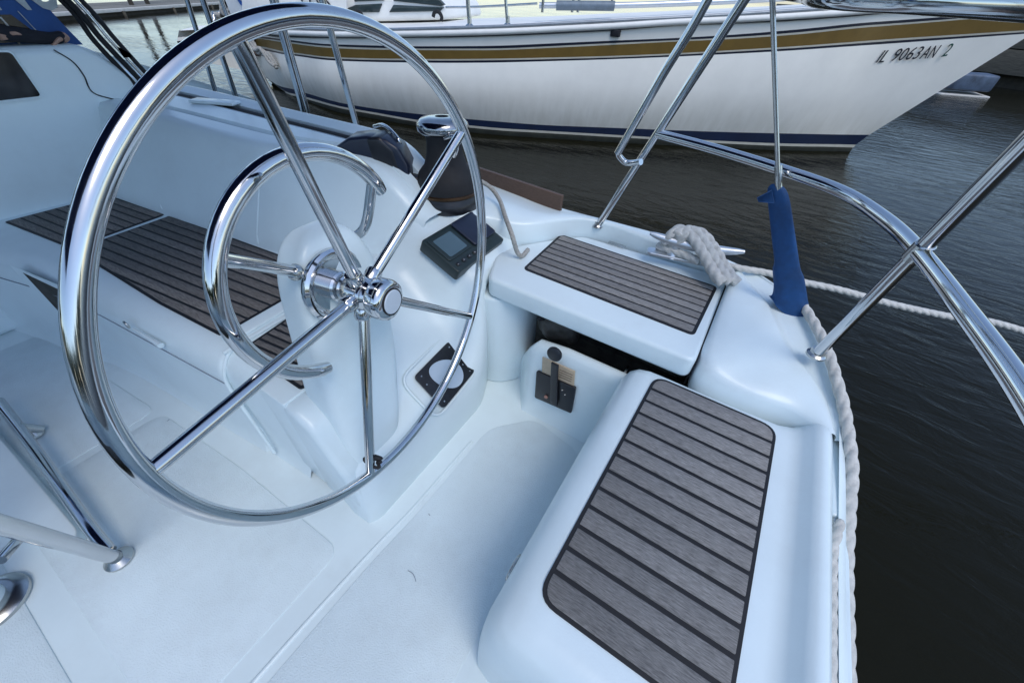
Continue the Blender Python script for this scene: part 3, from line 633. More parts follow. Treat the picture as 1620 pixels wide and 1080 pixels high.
# outboard locker lid beside the seat
bm = bmesh.new(); prism(bm, rounded([(.421, .10), (.452, .10), (.452, .60), (.444, .645), (.428, .66), (.421, .64)], .012), .10, .455); done('transom_moulding', bm, GEL, boat, 0, bevel=.008, seg=4)
bm = bmesh.new(); box(bm, (.420, .652, .44), (.442, .675, .462)); done('rope_bracket', bm, STEEL, boat, 30, bevel=.004)
bm = bmesh.new(); prism(bm, rounded([(.4135, .672), (.4375, .672), (.433, .90), (.4135, .90)], .008), .10, .466); done('transom_capping', bm, GEL, boat, 0, bevel=.006, seg=3)
# transom
bm = bmesh.new(); box(bm, (.408, -.9, -.5), (.4165, .94, .452)); done('transom', bm, GEL, boat, 0, bevel=.004)

# ---- guard rail, stanchions ---------------------------------------------
rail = bpy.data.objects.new('stern_rail', None); S.collection.objects.link(rail); rail.parent = boat
def foot(p, up, parent, r=.022):
    bm = bmesh.new(); lathe(bm, [(0, 0), (r, 0), (r, .006), (r * .75, .011), (r * .7, .022), (0, .022)], frame(p, (1, 0, 0), up), 20); done('rail_foot', bm, STEEL, parent, 40)
pa = V((-0.458, 1.422, 0.558)); pm = V((-0.323, 1.419, 0.920)); pt = V((-0.323, 1.419, 0.920)) + (V((-0.323, 1.419, 0.920)) - V((-0.458, 1.422, 0.558))) * .98
tube('rail_post', [tuple(pa), tuple(pm), tuple(pt)], .0135, CHROME, rail, smooth=False); foot(pa, (0, 0, 1), rail)
tube('middle_rail', [(-0.323, 1.419, 0.920), (-0.136, 1.375, 0.920), (0.043, 1.307, 0.920), (0.190, 1.225, 0.920), (0.271, 1.096, 0.920), (0.314, 0.959, 0.920), (0.347, 0.775, 0.920), (0.375, 0.580, 0.920), (.385, .35, .92), (.385, .0, .92)], .0145, CHROME, rail, n=8)
pb = V((0.328, 1.081, 0.553)); pc = V((0.314, 0.959, 0.920)); pd = pb + (pc - pb) * 1.98
tube('rail_post', [tuple(pb), tuple(pb + (pd - pb) * .5), tuple(pd)], .0135, CHROME, rail, smooth=False); foot(pb, (0, 0, 1), rail, .024)
bm = bmesh.new(); lathe(bm, [(.0145, -.02), (.0165, -.018), (.0165, .018), (.0145, .02)], frame(pc, (1, 0, 0), pd - pb), 20); done('rail_weld', bm, STEEL, rail, 40)
tube('top_rail', [tuple(pt + Vector((-.9, .02, .02))), tuple(pt), (-.02, 1.14, 1.262), (.12, 1.06, 1.262), (.25, .86, 1.262), (.305, .62, 1.264), (.32, .40, 1.266), (.32, .0, 1.266)], .0175, CHROME, rail, n=8)
# canopy leg clamped to the post
ba = V((-0.387, 1.450, 0.800)) ; bb = V((-0.445, 1.423, 0.835))
bimini = bpy.data.objects.new('bimini', None); S.collection.objects.link(bimini); bimini.parent = boat
tube('canopy_leg', [(-0.421, 1.360, 0.854), (-0.341, 1.360, 1.078), (-0.277, 1.360, 1.247), (-.22, 1.36, 1.5), (-.15, 1.3, 1.9), (-.15, 1.1, 2.08)], .0125, CHROME, bimini, n=6)
tube('canopy_clamp', [(-0.422, 1.360, 0.860), (-0.415, 1.370, 0.843), (-0.389, 1.385, 0.824), (-0.337, 1.360, 0.845)], .010, CHROME, bimini, n=4)
rows = []
for i in range(9):
    x = -2.9 + 2.40 * i / 8
    rows.append([(x, -.4 + 1.5 * s, 2.12 + .10 * math.sin(math.pi * i / 8) - .22 * s * s) for s in [-1 + j / 6 for j in range(13)]])
bm = bmesh.new(); Vs = grid(bm, rows); bmesh.ops.solidify(bm, geom=bm.faces[:], thickness=.004); done('canopy_cloth', bm, CANVAS, bimini, 180)
# lifeline stanchions standing beyond the coaming
for a_, b_, r_ in (((-1.678, 1.320, 0.718), (-1.668, 1.280, 1.095), .0135), ((-2.134, 1.360, 0.687), (-2.064, 1.320, 1.124), .0135), ((-2.151, 1.400, 0.665), (-2.110, 1.370, 1.095), .010),
                   ((-2.719, 1.340, 0.702), (-2.599, 1.300, 1.154), .0135), ((-2.977, 1.360, 0.697), (-2.810, 1.330, 1.154), .012), ((-2.728, 1.460, 0.645), (-2.678, 1.430, 1.133), .010)):
    A_, B_ = V(a_), V(b_); u_ = (B_ - A_).normalized(); bot = A_ - u_ * ((A_.z - .59) / u_.z); top_ = B_ + u_ * .12
    st_ = tube('stanchion', [tuple(bot), tuple(A_), tuple(top_)], r_, CHROME, boat, smooth=False); foot(bot, (0, 0, 1), st_)


# ---- backstay ------------------------------------------------------------
stay = [(.255, 1.285, .53), (0.059, 1.265, 0.897), (-0.108, 1.170, 1.246)]
top = V(stay[2]) + (V(stay[2]) - V(stay[1])) * 2.2
bm = bmesh.new(); sweep(bm, [V(stay[0]), V(stay[1]), V(stay[2]), top], .0052, 10); done('backstay', bm, STEEL, boat, 60)
bm = bmesh.new(); sweep(bm, [V((0.040, 1.262, 0.939)), V(stay[1]), V(stay[1]).lerp(V(stay[0]), .3)], .009, 10); done('stay_fitting', bm, STEEL, boat, 60)

# ---- winch ---------------------------------------------------------------
wc = V((-.975, 1.125, .61)); wax = Vector((-.04, .03, 1)).normalized(); Mw = frame(wc, (1, 0, 0), wax)
winch = bpy.data.objects.new('winch', None); S.collection.objects.link(winch); winch.parent = boat
bm = bmesh.new(); lathe(bm, [(0, 0), (.118, 0), (.121, .006), (.121, .030), (.115, .040), (.112, .050)], Mw, 40); done('winch_base', bm, BLACK, winch, 40)
bm = bmesh.new(); lathe(bm, [(.113, .050), (.117, .054), (.117, .060), (.112, .064)], Mw, 40); done('winch_ring', bm, mat('bronze_ring', (.10, .06, .035), .35, .8, noise=.2, nscale=30), winch, 40)
bm = bmesh.new(); lathe(bm, [(.112, .064), (.113, .10), (.100, .125), (.078, .150), (.066, .185), (.062, .225), (.066, .255)], Mw, 40); done('winch_drum', bm, BLACKM, winch, 60)
bm = bmesh.new(); lathe(bm, [(.062, .250), (.078, .254), (.088, .262), (.091, .274), (.088, .286), (.074, .298), (.046, .304), (.024, .304), (.024, .292), (.0, .292)], Mw, 40); done('self_tailing_cap', bm, mat('dark_reflecting_chrome', (.34, .35, .36), .12, 1.0, noise=.3, nscale=18), winch, 40)  # chrome cap, dark reflections painted into its base colour
bm = bmesh.new(); P = [Mw @ Vector(p) for p in ((.05, -.05, .25), (.095, -.06, .262), (.11, -.062, .24), (.085, -.05, .20))]; sweep(bm, catmull(P, 5), .008, 10); done('line_guide', bm, CHROME, winch, 60)
bm = bmesh.new(); box(bm, (-.118, -.10, .01), (-.06, .02, .115), Mw); done('winch_skirt', bm, BLACK, winch, 30, bevel=.018, seg=4)
# rope clutch at the aft end of the coaming channel
bm = bmesh.new()
cp = [(-.19, -.03), (-.17, .03), (-.10, .075), (-.02, .088), (.06, .082), (.115, .045), (.145, -.03), (.15, -.13), (.09, -.15), (.02, -.06)]
cdir = V((-1.188, 1.090, 0.720)) - V((-1.326, 1.017, 0.800)); cdir.z = 0
Mcl = frame(V((-1.186, 1.003, 0.795)), cdir, (0, 0, 1)) @ My_
prism(bm, [(a_ * .80, b_ * .74 - .008) for a_, b_ in cp], -.048, .048, Mcl); cl_ = done('rope_clutch', bm, NAVYGLOSS, boat, 0, bevel=.010, seg=2)
bm = bmesh.new(); prism(bm, [(-.02, .052), (.03, .060), (.075, .02), (.09, -.07), (.04, -.08), (-.01, -.02)], -.051, .051, Mcl); done('clutch_handle', bm, BLACK, cl_, 0, bevel=.012)
tube('clutch_hoop', [(-1.288, 1.091, 0.840), (-1.215, 1.071, 0.860), (-1.148, 1.052, 0.850), (-1.115, 1.047, 0.820), (-1.166, 1.081, 0.750)], .006, CHROME, cl_, n=6)
tube('clutch_cleat', [(-1.214, 1.166, 0.760), (-1.230, 1.145, 0.750), (-1.232, 1.120, 0.720), (-1.257, 1.150, 0.680)], .004, STEEL, cl_, n=6)
# plank of the toe rail
ta, tb = V((-1.046, 1.464, 0.600)), V((-0.627, 1.424, 0.590))
bm = bmesh.new(); Mt = frame((ta + tb) / 2, tb - ta, (0, 0, 1)); L = (tb - ta).length / 2
box(bm, (-L - .25, -.009, -.03), (L, .009, .045), Mt); done('wooden_toe_rail', bm, WOOD, boat, 30, bevel=.003)

# ---- mooring cleat -------------------------------------------------------
k0_, k1_ = V((-0.237, 1.346, 0.625)), V((0.069, 1.412, 0.600))
cm = (k0_ + k1_) / 2; cm.z = .56; Mk = frame(cm, k1_ - k0_, (0, 0, 1)); L = (k1_ - k0_).length / 2
cleat = bpy.data.objects.new('mooring_cleat', None); S.collection.objects.link(cleat); cleat.parent = boat
bm = bmesh.new(); P = [Mk @ Vector((L * t, 0, .052 + .016 * t * t)) for t in [-1 + i / 8 for i in range(17)]]; sweep(bm, P, lambda t: .006 + .012 * math.sin(math.pi * t) ** .6, 12); done('cleat_horn', bm, ALU, cleat, 60)
for s in (-.38, .38):
    bm = bmesh.new(); lathe(bm, [(.026, 0), (.017, .012), (.013, .03), (.013, .055)], Mk @ Matrix.Translation((s * L, 0, 0)), 16); done('cleat_leg', bm, ALU, cleat, 60)
bm = bmesh.new(); prism(bm, rounded([(-L * .95, -.024), (L * .95, -.024), (L * .95, .024), (-L * .95, .024)], .02), -.004, .007, Mk); done('cleat_base', bm, ALU, cleat, 30, bevel=.003)

# ---- cockpit table frame -------------------------------------------------
table = bpy.data.objects.new('table_frame', None); S.collection.objects.link(table); table.parent = boat
f1, f2 = V((-1.10, -.25, .006)), V((-1.80, -.228, .006))
tube('foot_bar', [tuple(f1 + Vector((-.02, 0, .03))), (-1.25, -.248, .055), (-1.7, -.238, .062), (-2.0, -.236, .062)], .016, CHROME, table, n=6)
tube('table_leg', [tuple(f1 + Vector((0, 0, .01))), (-1.083, -.25, .06), (-1.02, -.25, .25), (-.93, -.25, .50), (-.86, -.25, .70)], .0165, CHROME, table, n=6)
tube('foot_link', [tuple(f2 + Vector((.0, .02, .008))), tuple(f2 + Vector((0, -.01, .06)))], .016, STEEL, table)
for p, r_ in ((f1, .034), (f2, .026)):
    bm = bmesh.new(); lathe(bm, [(0, 0), (r_, 0), (r_, .006), (r_ * .7, .016), (r_ * .5, .022), (0, .022)], Matrix.Translation(p), 24); done('foot_flange', bm, STEEL, table, 40)
bm = bmesh.new(); prism(bm, rounded([(-2.2, -.30), (-1.25, -.272), (-1.21, -.30), (-1.45, -.40), (-2.2, -.62)], .03), 0, .045); done('table_plinth', bm, GEL, table, 0, bevel=.014, seg=4)
bm = bmesh.new(); lathe(bm, [(0, 0), (.075, 0), (.075, .010), (.060, .022), (.050, .024), (0, .024)], Matrix.Translation((-1.245, -.475, .004)), 28); done('pedestal_flange', bm, STEEL, table, 40)
bm = bmesh.new(); lathe(bm, [(.045, 0), (.045, .55)], frame((-1.25, -.48, .02), (1, 0, 0), (.0, -.12, 1)), 24); done('table_column', bm, GEL, table, 60)
tube('cross_bar', [(-0.980, -0.307, 0.358), (-1.020, -0.283, 0.340), (-1.060, -0.275, 0.312)], .010, CHROME, table, n=4)

# ================================================================== LOOSE THINGS ON THE BOAT
# canvas boot on the backstay
b0, b1 = V((.255, 1.285, .556)), V((0.058, 1.265, 0.895))
bm = bmesh.new()
axis = (b1 - b0); rows = []
prof = [(-.055, .074, .05), (-.02, .062, .035), (.06, .052, .015), (.14, .046, .006), (.24, .043, .0), (.335, .041, .0), (.342, .0335, .0), (.5, .031, .004), (.75, .029, .002), (.92, .028, .0), (.97, .022, 0), (1.0, .010, 0)]
for t, r_, fl in prof:
    c = b0 + axis * t; row = []
    for j in range(20):
        a = 2 * math.pi * j / 20; rr = r_ * (1 + .07 * math.sin(3 * a + 5 * t) + .06 * math.sin(7 * a + 17 * t) + .04 * math.sin(11 * a - 23 * t)); ca_, sa_ = math.cos(a), math.sin(a); ca_ = math.copysign(abs(ca_) ** .75, ca_); row.append(c + Vector((ca_ * rr * 1.05, sa_ * rr * .42, -fl * math.cos(a) * .6 if t < .2 else 0)))
    rows.append(row)
Vs = grid(bm, rows, True); bm.faces.new(Vs[-1])
boot = done('stay_cover', bm, BLUECOVER, None, 180, sub=1); tag(boot, 'blue canvas sleeve wrapped round the lower end of the backstay wire', 'canvas cover')
bm = bmesh.new(); qv = [(0.052, 1.250, 0.883), (0.026, 1.245, 0.856), (0.035, 1.245, 0.846), (0.074, 1.250, 0.851)]
vs = [bm.verts.new(p) for p in qv]; bm.faces.new(vs); bmesh.ops.solidify(bm, geom=bm.faces[:], thickness=.006); done('loose_flap', bm, BLUECOVER, boot, 0, bevel=.002)

# thick laid rope looped on the cleat
rr_ = .0155
loop = [(-0.155, 1.374, 0.585), (-0.129, 1.368, 0.645), (-0.122, 1.396, 0.655), (-0.086, 1.389, 0.650), (-0.034, 1.365, 0.620), (0.007, 1.341, 0.592), (0.047, 1.302, 0.578), (0.068, 1.295, 0.570)]
r1 = thing('mooring_rope', 'thick white three-strand rope looped over the deck cleat', 'rope')
rope('rope_loop', loop, .019, ROPE, r1, pitch=.105)
rope('rope_loop', [(p[0] - .02, p[1] - .015, p[2] - .004) for p in map(V, loop[1:])], .019, ROPE, r1, pitch=.105)
rope('rope_loop', [(p[0] + .022, p[1] + .018, p[2] - .006) for p in map(V, loop[1:])], .018, ROPE, r1, pitch=.105)
rope('rope_loop', [(-0.184, 1.363, 0.600), (-0.169, 1.361, 0.640), (-0.152, 1.385, 0.655), (-0.110, 1.375, 0.648), (-0.063, 1.364, 0.620), (-0.024, 1.342, 0.595)], .016, ROPE, r1, pitch=.105)
rope('rope_turn', [(-0.204, 1.375, 0.578), (-0.151, 1.365, 0.580), (-0.098, 1.361, 0.580), (-0.045, 1.351, 0.578)], .015, ROPE, r1, pitch=.105)
# line running off over the water
far = (3.2, 2.6, .35)
ml = [(0.038, 1.388, 0.575), (0.098, 1.409, 0.572), (0.168, 1.444, 0.565), (0.259, 1.470, 0.556), (0.396, 1.520, 0.545), (0.581, 1.600, 0.513), (0.785, 1.700, 0.485), (1.002, 1.820, 0.452), (1.9, 2.1, .28), far]
mo = rope('dock_line', ml, .0115, ROPE, None, pitch=.085); tag(mo, 'thin white rope running from the cleat out across the water', 'rope')
# rope lying along the corner of the stern and hanging outside
hg = [(0.238, 1.401, 0.575), (0.274, 1.305, 0.572), (0.318, 1.208, 0.566), (0.354, 1.127, 0.555), (0.394, 1.019, 0.530), (0.422, 0.952, 0.505), (.452, .83, .47), (.462, .74, .44), (.464, .6, .42), (.468, .45, .41), (.472, .3, .40), (.475, .05, .38), (.475, -.3, .36)]
ho = rope('rope', hg, .0140, ROPE, None, pitch=.13); tag(ho, 'thick white rope draped along the outer corner of the stern', 'rope')
gr = [(.432, .665, .462), (.424, .63, .466), (.4175, .58, .464), (.4165, .45, .462), (.4165, .3, .46), (.4165, .1, .455), (.4165, -.2, .45)]
go = rope('rope', gr, .0095, ROPE, None, pitch=.10); tag(go, 'grey white rope lying in the groove behind the aft seat ridge', 'rope')
# sheet: clutch to winch, and the tail down to the helm seat
s1 = rope('winch_sheet', [(-1.249, 1.150, 0.745), (-1.211, 1.166, 0.725), (-1.170, 1.183, 0.715), (-1.132, 1.215, 0.715)], .010, ROPED, None, pitch=.03, lobes=6); tag(s1, 'grey braided rope stretched from the dark clutch to the winch', 'rope')
s2 = rope('sheet_tail', [(-0.912, 1.217, 0.700), (-0.877, 1.266, 0.660), (-0.811, 1.237, 0.635), (-0.709, 1.126, 0.630), (-0.635, 1.054, 0.615), (-0.619, 1.068, 0.550), (-0.607, 1.086, 0.528), (-0.614, 1.140, 0.527)], .0085, ROPED, None, pitch=.03, lobes=6); tag(s2, 'thin grey rope end hanging from the winch down beside the helm seat', 'rope')

# ================================================================== PERSON behind the spray hood
per = thing('person', 'person in dark clothing behind the blue spray hood, hands on the cabin top', 'person')
def skin(name, chain, m, parent, sub=2):
    me = bpy.data.meshes.new(name); vs, es, rs = [], [], []
    for ch in chain:
        b = len(vs)
        for p, r_ in ch: vs.append(p); rs.append(r_)
        es += [(b + i, b + i + 1) for i in range(len(ch) - 1)]
    me.from_pydata(vs, es, []); o = link(name, me, m, parent)
    bm = bmesh.new(); bm.from_mesh(me); bmesh.ops.remove_doubles(bm, verts=bm.verts, dist=1e-5); bm.to_mesh(me); bm.free()
    sk = o.modifiers.new('skin', 'SKIN'); s_ = o.modifiers.new('sub', 'SUBSURF'); s_.levels = sub; s_.render_levels = sub
    o.data.skin_vertices[0].data[0].use_root = True
    for v in o.data.vertices:
        best = min(range(len(vs)), key=lambda i: (Vector(vs[i]) - v.co).length); o.data.skin_vertices[0].data[v.index].radius = (rs[best], rs[best])
    return o
bx, by = -2.68, -.52
skin('clothed_body', [
    [((bx, by, .80), .15), ((bx, by + .10, .98), .145), ((bx, by + .27, 1.16), .15), ((bx, by + .35, 1.24), .06)],
    [((bx, by, .80), .15), ((bx - .10, by - .03, .72), .10), ((bx - .11, by - .02, .40), .07), ((bx - .11, by - .03, .05), .05), ((bx - .11, by + .12, .02), .045)],
    [((bx, by, .80), .15), ((bx + .06, by - .03, .72), .10), ((bx + .07, by - .02, .40), .07), ((bx + .07, by - .03, .05), .05), ((bx + .07, by + .12, .02), .045)],
    [((bx, by + .27, 1.16), .15), ((bx + .17, by + .36, 1.17), .065), ((bx + .15, by + .62, 1.10), .048), ((-2.580, 0.468, 1.024), 0.03), ((-2.585, 0.505, 1.028), 0.022)],
    [((bx, by + .27, 1.16), .15), ((bx - .16, by + .38, 1.18), .065), ((bx - .05, by + .68, 1.12), .050), ((-2.600, 0.497, 1.042), 0.03), ((-2.610, 0.669, 1.012), 0.022), ((-2.615, 0.716, 1.021), 0.019)]], CLOTH, per)
hx, hy, hz = bx, by + .36, 1.25
skin('head', [[((hx, hy, hz), .055), ((hx, hy + .05, hz + .07), .055), ((hx, hy + .09, hz + .15), .088), ((hx, hy + .09, hz + .24), .085)], [((hx, hy + .09, hz + .15), .088), ((hx + .03, hy + .195, hz + .14), .014)]], SKIN, per)
bm = bmesh.new(); bmesh.ops.create_uvsphere(bm, u_segments=20, v_segments=12, radius=.118, matrix=Matrix.Translation((hx, hy + .07, hz + .225)) @ Matrix.Diagonal((.9, 1, .85, 1))); done('hair', bm, HAIR, per, 180)
def hand(wrist, knuck, tip, side):
    w_, k_, t_ = V(wrist), V(knuck), V(tip); ax = (t_ - w_).normalized(); sd_ = ax.cross(Vector((-.3, 0, 1))).normalized() * side; up_ = Vector((0, 0, 1))
    L = (t_ - k_).length
    ch = [[(tuple(w_), .017), (tuple(w_.lerp(k_, .5)), .019), (tuple(k_), .018)]]
    for i_, (o_, l_) in enumerate(((-.021, .85), (-.007, 1.0), (.007, .95), (.020, .72))):
        b_ = k_ + sd_ * o_
        ch.append([(tuple(w_.lerp(k_, .8) + sd_ * o_ * .7), .0085), (tuple(b_ + ax * .012), .0072), (tuple(b_ + ax * L * l_ * .5 - up_ * .003), .0062), (tuple(b_ + ax * L * l_ - up_ * .010), .005)])
    ch.append([(tuple(w_.lerp(k_, .25) - sd_ * .016), .009), (tuple(w_.lerp(k_, .75) - sd_ * .031), .0072), (tuple(k_ - sd_ * .033 + ax * .016), .0056)])
    return ch
for sp in (hand((-2.585, 0.502, 1.030), (-2.600, 0.551, 1.031), (-2.605, 0.598, 1.023), 1), hand((-2.615, 0.722, 1.023), (-2.610, 0.686, 1.007), (-2.600, 0.627, 0.992), -1)):
    for c_ in sp: skin('finger' if c_ is not sp[0] else 'palm', [c_], SKIN, per, 1)

# ================================================================== NEIGHBOUR SAILBOAT
NB = [
  [(-7.878, 4.500, -0.097), (-7.960, 4.520, -0.090), (-8.008, 4.532, -0.079), (-8.176, 4.574, -0.036), (-9.068, 4.797, 0.157), (-9.065, 4.797, 0.186), (-9.063, 4.796, 0.214), (-9.011, 4.783, 0.329), (-9.038, 4.790, 0.336), (-9.035, 4.789, 0.363), (-9.004, 4.781, 0.411), (-8.943, 4.766, 0.504)],
  [(-6.936, 4.264, -0.206), (-7.090, 4.303, -0.205), (-7.123, 4.311, -0.183), (-7.436, 4.389, -0.142), (-7.744, 4.466, 0.296), (-7.745, 4.467, 0.321), (-7.746, 4.467, 0.345), (-7.750, 4.468, 0.443), (-7.804, 4.481, 0.447), (-7.837, 4.490, 0.468), (-7.849, 4.493, 0.507), (-7.809, 4.483, 0.590)],
  [(-6.631, 4.188, -0.200), (-6.631, 4.186, -0.178), (-6.630, 4.183, -0.149), (-6.627, 4.177, -0.085), (-6.611, 4.136, 0.365), (-6.610, 4.134, 0.385), (-6.609, 4.132, 0.404), (-6.605, 4.122, 0.513), (-6.605, 4.121, 0.527), (-6.604, 4.118, 0.549), (-6.603, 4.116, 0.572), (-6.600, 4.108, 0.658)],
  [(-6.066, 4.108, -0.200), (-6.065, 4.104, -0.158), (-6.064, 4.101, -0.130), (-6.062, 4.096, -0.076), (-6.044, 4.053, 0.395), (-6.043, 4.051, 0.415), (-6.043, 4.049, 0.432), (-6.039, 4.040, 0.534), (-6.038, 4.038, 0.550), (-6.038, 4.036, 0.572), (-6.036, 4.032, 0.615), (-6.033, 4.025, 0.693)],
  [(-5.405, 4.029, -0.200), (-5.403, 4.024, -0.138), (-5.402, 4.021, -0.112), (-5.400, 4.017, -0.065), (-5.382, 3.971, 0.427), (-5.381, 3.969, 0.448), (-5.381, 3.968, 0.463), (-5.377, 3.958, 0.562), (-5.376, 3.957, 0.579), (-5.376, 3.955, 0.599), (-5.373, 3.949, 0.665), (-5.371, 3.942, 0.733)],
  [(-4.755, 4.139, -0.200), (-4.753, 4.133, -0.142), (-4.752, 4.131, -0.117), (-4.750, 4.126, -0.067), (-4.731, 4.077, 0.466), (-4.730, 4.075, 0.486), (-4.729, 4.073, 0.503), (-4.726, 4.065, 0.593), (-4.725, 4.063, 0.611), (-4.724, 4.061, 0.635), (-4.721, 4.054, 0.710), (-4.719, 4.048, 0.771)],
  [(-4.144, 4.242, -0.200), (-4.142, 4.236, -0.144), (-4.141, 4.234, -0.120), (-4.138, 4.227, -0.046), (-4.117, 4.175, 0.514), (-4.117, 4.173, 0.535), (-4.116, 4.172, 0.550), (-4.113, 4.164, 0.636), (-4.112, 4.163, 0.651), (-4.111, 4.161, 0.673), (-4.108, 4.153, 0.759), (-4.106, 4.147, 0.818)],
  [(-3.629, 4.416, -0.200), (-3.627, 4.410, -0.141), (-3.626, 4.408, -0.115), (-3.623, 4.401, -0.042), (-3.601, 4.346, 0.549), (-3.600, 4.344, 0.571), (-3.600, 4.342, 0.586), (-3.597, 4.335, 0.671), (-3.596, 4.333, 0.686), (-3.595, 4.331, 0.708), (-3.592, 4.323, 0.796), (-3.590, 4.317, 0.861)],
  [(-3.074, 4.651, -0.200), (-3.072, 4.646, -0.142), (-3.071, 4.643, -0.115), (-3.068, 4.636, -0.038), (-3.045, 4.577, 0.592), (-3.044, 4.575, 0.614), (-3.043, 4.574, 0.629), (-3.040, 4.567, 0.709), (-3.040, 4.565, 0.724), (-3.039, 4.563, 0.749), (-3.035, 4.554, 0.843), (-3.033, 4.548, 0.907)],
  [(-2.561, 4.937, -0.200), (-2.558, 4.931, -0.138), (-2.557, 4.928, -0.111), (-2.555, 4.922, -0.043), (-2.530, 4.859, 0.635), (-2.529, 4.857, 0.654), (-2.529, 4.856, 0.669), (-2.525, 4.848, 0.759), (-2.525, 4.846, 0.774), (-2.524, 4.844, 0.799), (-2.520, 4.835, 0.891), (-2.518, 4.829, 0.958)],
  [(-1.976, 5.262, -0.200), (-1.974, 5.256, -0.133), (-1.973, 5.253, -0.106), (-1.970, 5.246, -0.028), (-1.943, 5.179, 0.687), (-1.943, 5.178, 0.703), (-1.942, 5.177, 0.718), (-1.938, 5.167, 0.819), (-1.938, 5.166, 0.835), (-1.937, 5.164, 0.857), (-1.934, 5.155, 0.952), (-1.931, 5.149, 1.017)],
  [(-1.401, 5.611, -0.200), (-1.399, 5.605, -0.135), (-1.398, 5.602, -0.109), (-1.395, 5.594, -0.018), (-1.367, 5.523, 0.741), (-1.366, 5.522, 0.758), (-1.365, 5.521, 0.772), (-1.361, 5.511, 0.879), (-1.361, 5.509, 0.891), (-1.360, 5.508, 0.911), (-1.356, 5.497, 1.025), (-1.354, 5.492, 1.074)],
  [(-0.828, 5.980, -0.200), (-0.826, 5.974, -0.142), (-0.825, 5.972, -0.115), (-0.821, 5.962, -0.012), (-0.791, 5.887, 0.799), (-0.791, 5.885, 0.818), (-0.790, 5.884, 0.833), (-0.786, 5.874, 0.935), (-0.786, 5.873, 0.950), (-0.785, 5.871, 0.973), (-0.781, 5.861, 1.073), (-0.779, 5.855, 1.135)],
  [(-0.249, 6.345, -0.200), (-0.247, 6.340, -0.144), (-0.246, 6.337, -0.114), (-0.241, 6.326, 0.002), (-0.210, 6.246, 0.862), (-0.209, 6.244, 0.883), (-0.208, 6.243, 0.899), (-0.204, 6.233, 1.006), (-0.204, 6.231, 1.024), (-0.203, 6.229, 1.050), (-0.199, 6.221, 1.134), (-0.197, 6.215, 1.200)],
  [(0.260, 6.701, -0.200), (0.262, 6.695, -0.143), (0.263, 6.692, -0.112), (0.267, 6.681, 0.011), (0.301, 6.596, 0.923), (0.302, 6.594, 0.945), (0.302, 6.592, 0.962), (0.307, 6.581, 1.084), (0.308, 6.579, 1.102), (0.309, 6.577, 1.127), (0.311, 6.570, 1.198), (0.314, 6.565, 1.260)],
  [(0.701, 7.051, -0.200), (0.703, 7.046, -0.142), (0.704, 7.043, -0.110), (0.709, 7.031, 0.012), (0.745, 6.942, 0.973), (0.745, 6.940, 0.997), (0.746, 6.938, 1.015), (0.751, 6.927, 1.139), (0.751, 6.925, 1.155), (0.752, 6.923, 1.180), (0.755, 6.916, 1.254), (0.757, 6.910, 1.314)],
  [(0.964, 7.259, -0.200), (0.971, 7.262, -0.147), (0.980, 7.264, -0.110), (1.058, 7.288, 0.020), (1.941, 7.558, 1.130), (1.956, 7.563, 1.147), (1.970, 7.567, 1.164), (2.091, 7.604, 1.321), (2.098, 7.606, 1.331), (2.113, 7.611, 1.352), (2.146, 7.621, 1.393), (2.168, 7.627, 1.429)]]
BOW = (0.964, 7.259, -0.200)
NB_DIR = (0.9563, 0.2924)

nb = thing('sailboat', 'moored white sailboat with gold and navy stripes and blue boot top', 'sailboat')
nd = Vector((NB_DIR[0], NB_DIR[1], 0)); nn2 = Vector((-nd.y, nd.x, 0)); bow = Vector(BOW)
def nmir(p):
    q_ = Vector(p) - bow; return Vector(p) - nn2 * (2 * q_.dot(nn2))
cols = [[Vector(p) for p in c] for c in NB]
smooth_cols = list(zip(*[catmull([c[r] for c in cols], 3) for r in range(12)]))
def strip(r0, r1, off=0.0):
    bm = bmesh.new(); rows = []
    for r in range(r0, r1 + 1): rows.append([c[r] - nn2 * off for c in smooth_cols])
    if r1 - r0 == 1: rows.insert(1, [(a + b) / 2 for a, b in zip(rows[0], rows[1])])
    grid(bm, rows); 
    n0 = len(bm.verts)
    return bm
def strip2(name, r0, r1, m, off=0.0, parent=nb):
    bm = strip(r0, r1, off); done(name, bm, m, parent, 180)
    bm = strip(r0, r1, off); bmesh.ops.transform(bm, matrix=Matrix.Identity(4), verts=bm.verts)
    for v in bm.verts: v.co = nmir(v.co)
    done(name, bm, m, parent, 180)
low_ = [[c[0] + Vector((0, 0, -.35)) + nn2 * .35, c[0]] for c in smooth_cols]
bm = bmesh.new(); grid(bm, [[a for a, b in low_], [b for a, b in low_], [c[1] for c in smooth_cols]]); done('hull_bottom', bm, HULLDARK, nb, 180)
strip2('cream_line', 1, 2, CREAM); strip2('boot_stripe', 2, 3, BOOT)
bm = bmesh.new(); rows = []
for t in (0, .06, .2, .4, .6, .8, .94, 1): rows.append([c[3].lerp(c[4], t) - nn2 * (.05 * math.sin(math.pi * t)) * min(1, i_ / 6, (len(smooth_cols) - 1 - i_) / 8) for i_, c in enumerate(smooth_cols)])
grid(bm, rows); nbh = done('topsides', bm, NBWHITE, nb, 180)
bm = bmesh.new(); grid(bm, [[nmir(p) for p in r] for r in rows]); done('topsides', bm, NBWHITE, nb, 180)
strip2('navy_pinstripe', 4, 5, NAVY); strip2('white_pinstripe', 5, 6, CREAM); strip2('gold_band', 6, 7, GOLD); strip2('white_pinstripe', 7, 8, CREAM); strip2('navy_pinstripe', 8, 9, NAVY)
strip2('sheer_strake', 9, 10, NBWHITE)
bm = bmesh.new(); sweep(bm, [c[10].lerp(c[11], .5) - nn2 * .012 for c in smooth_cols], .030, 10); done('rub_rail', bm, NBDECK, nb, 60)
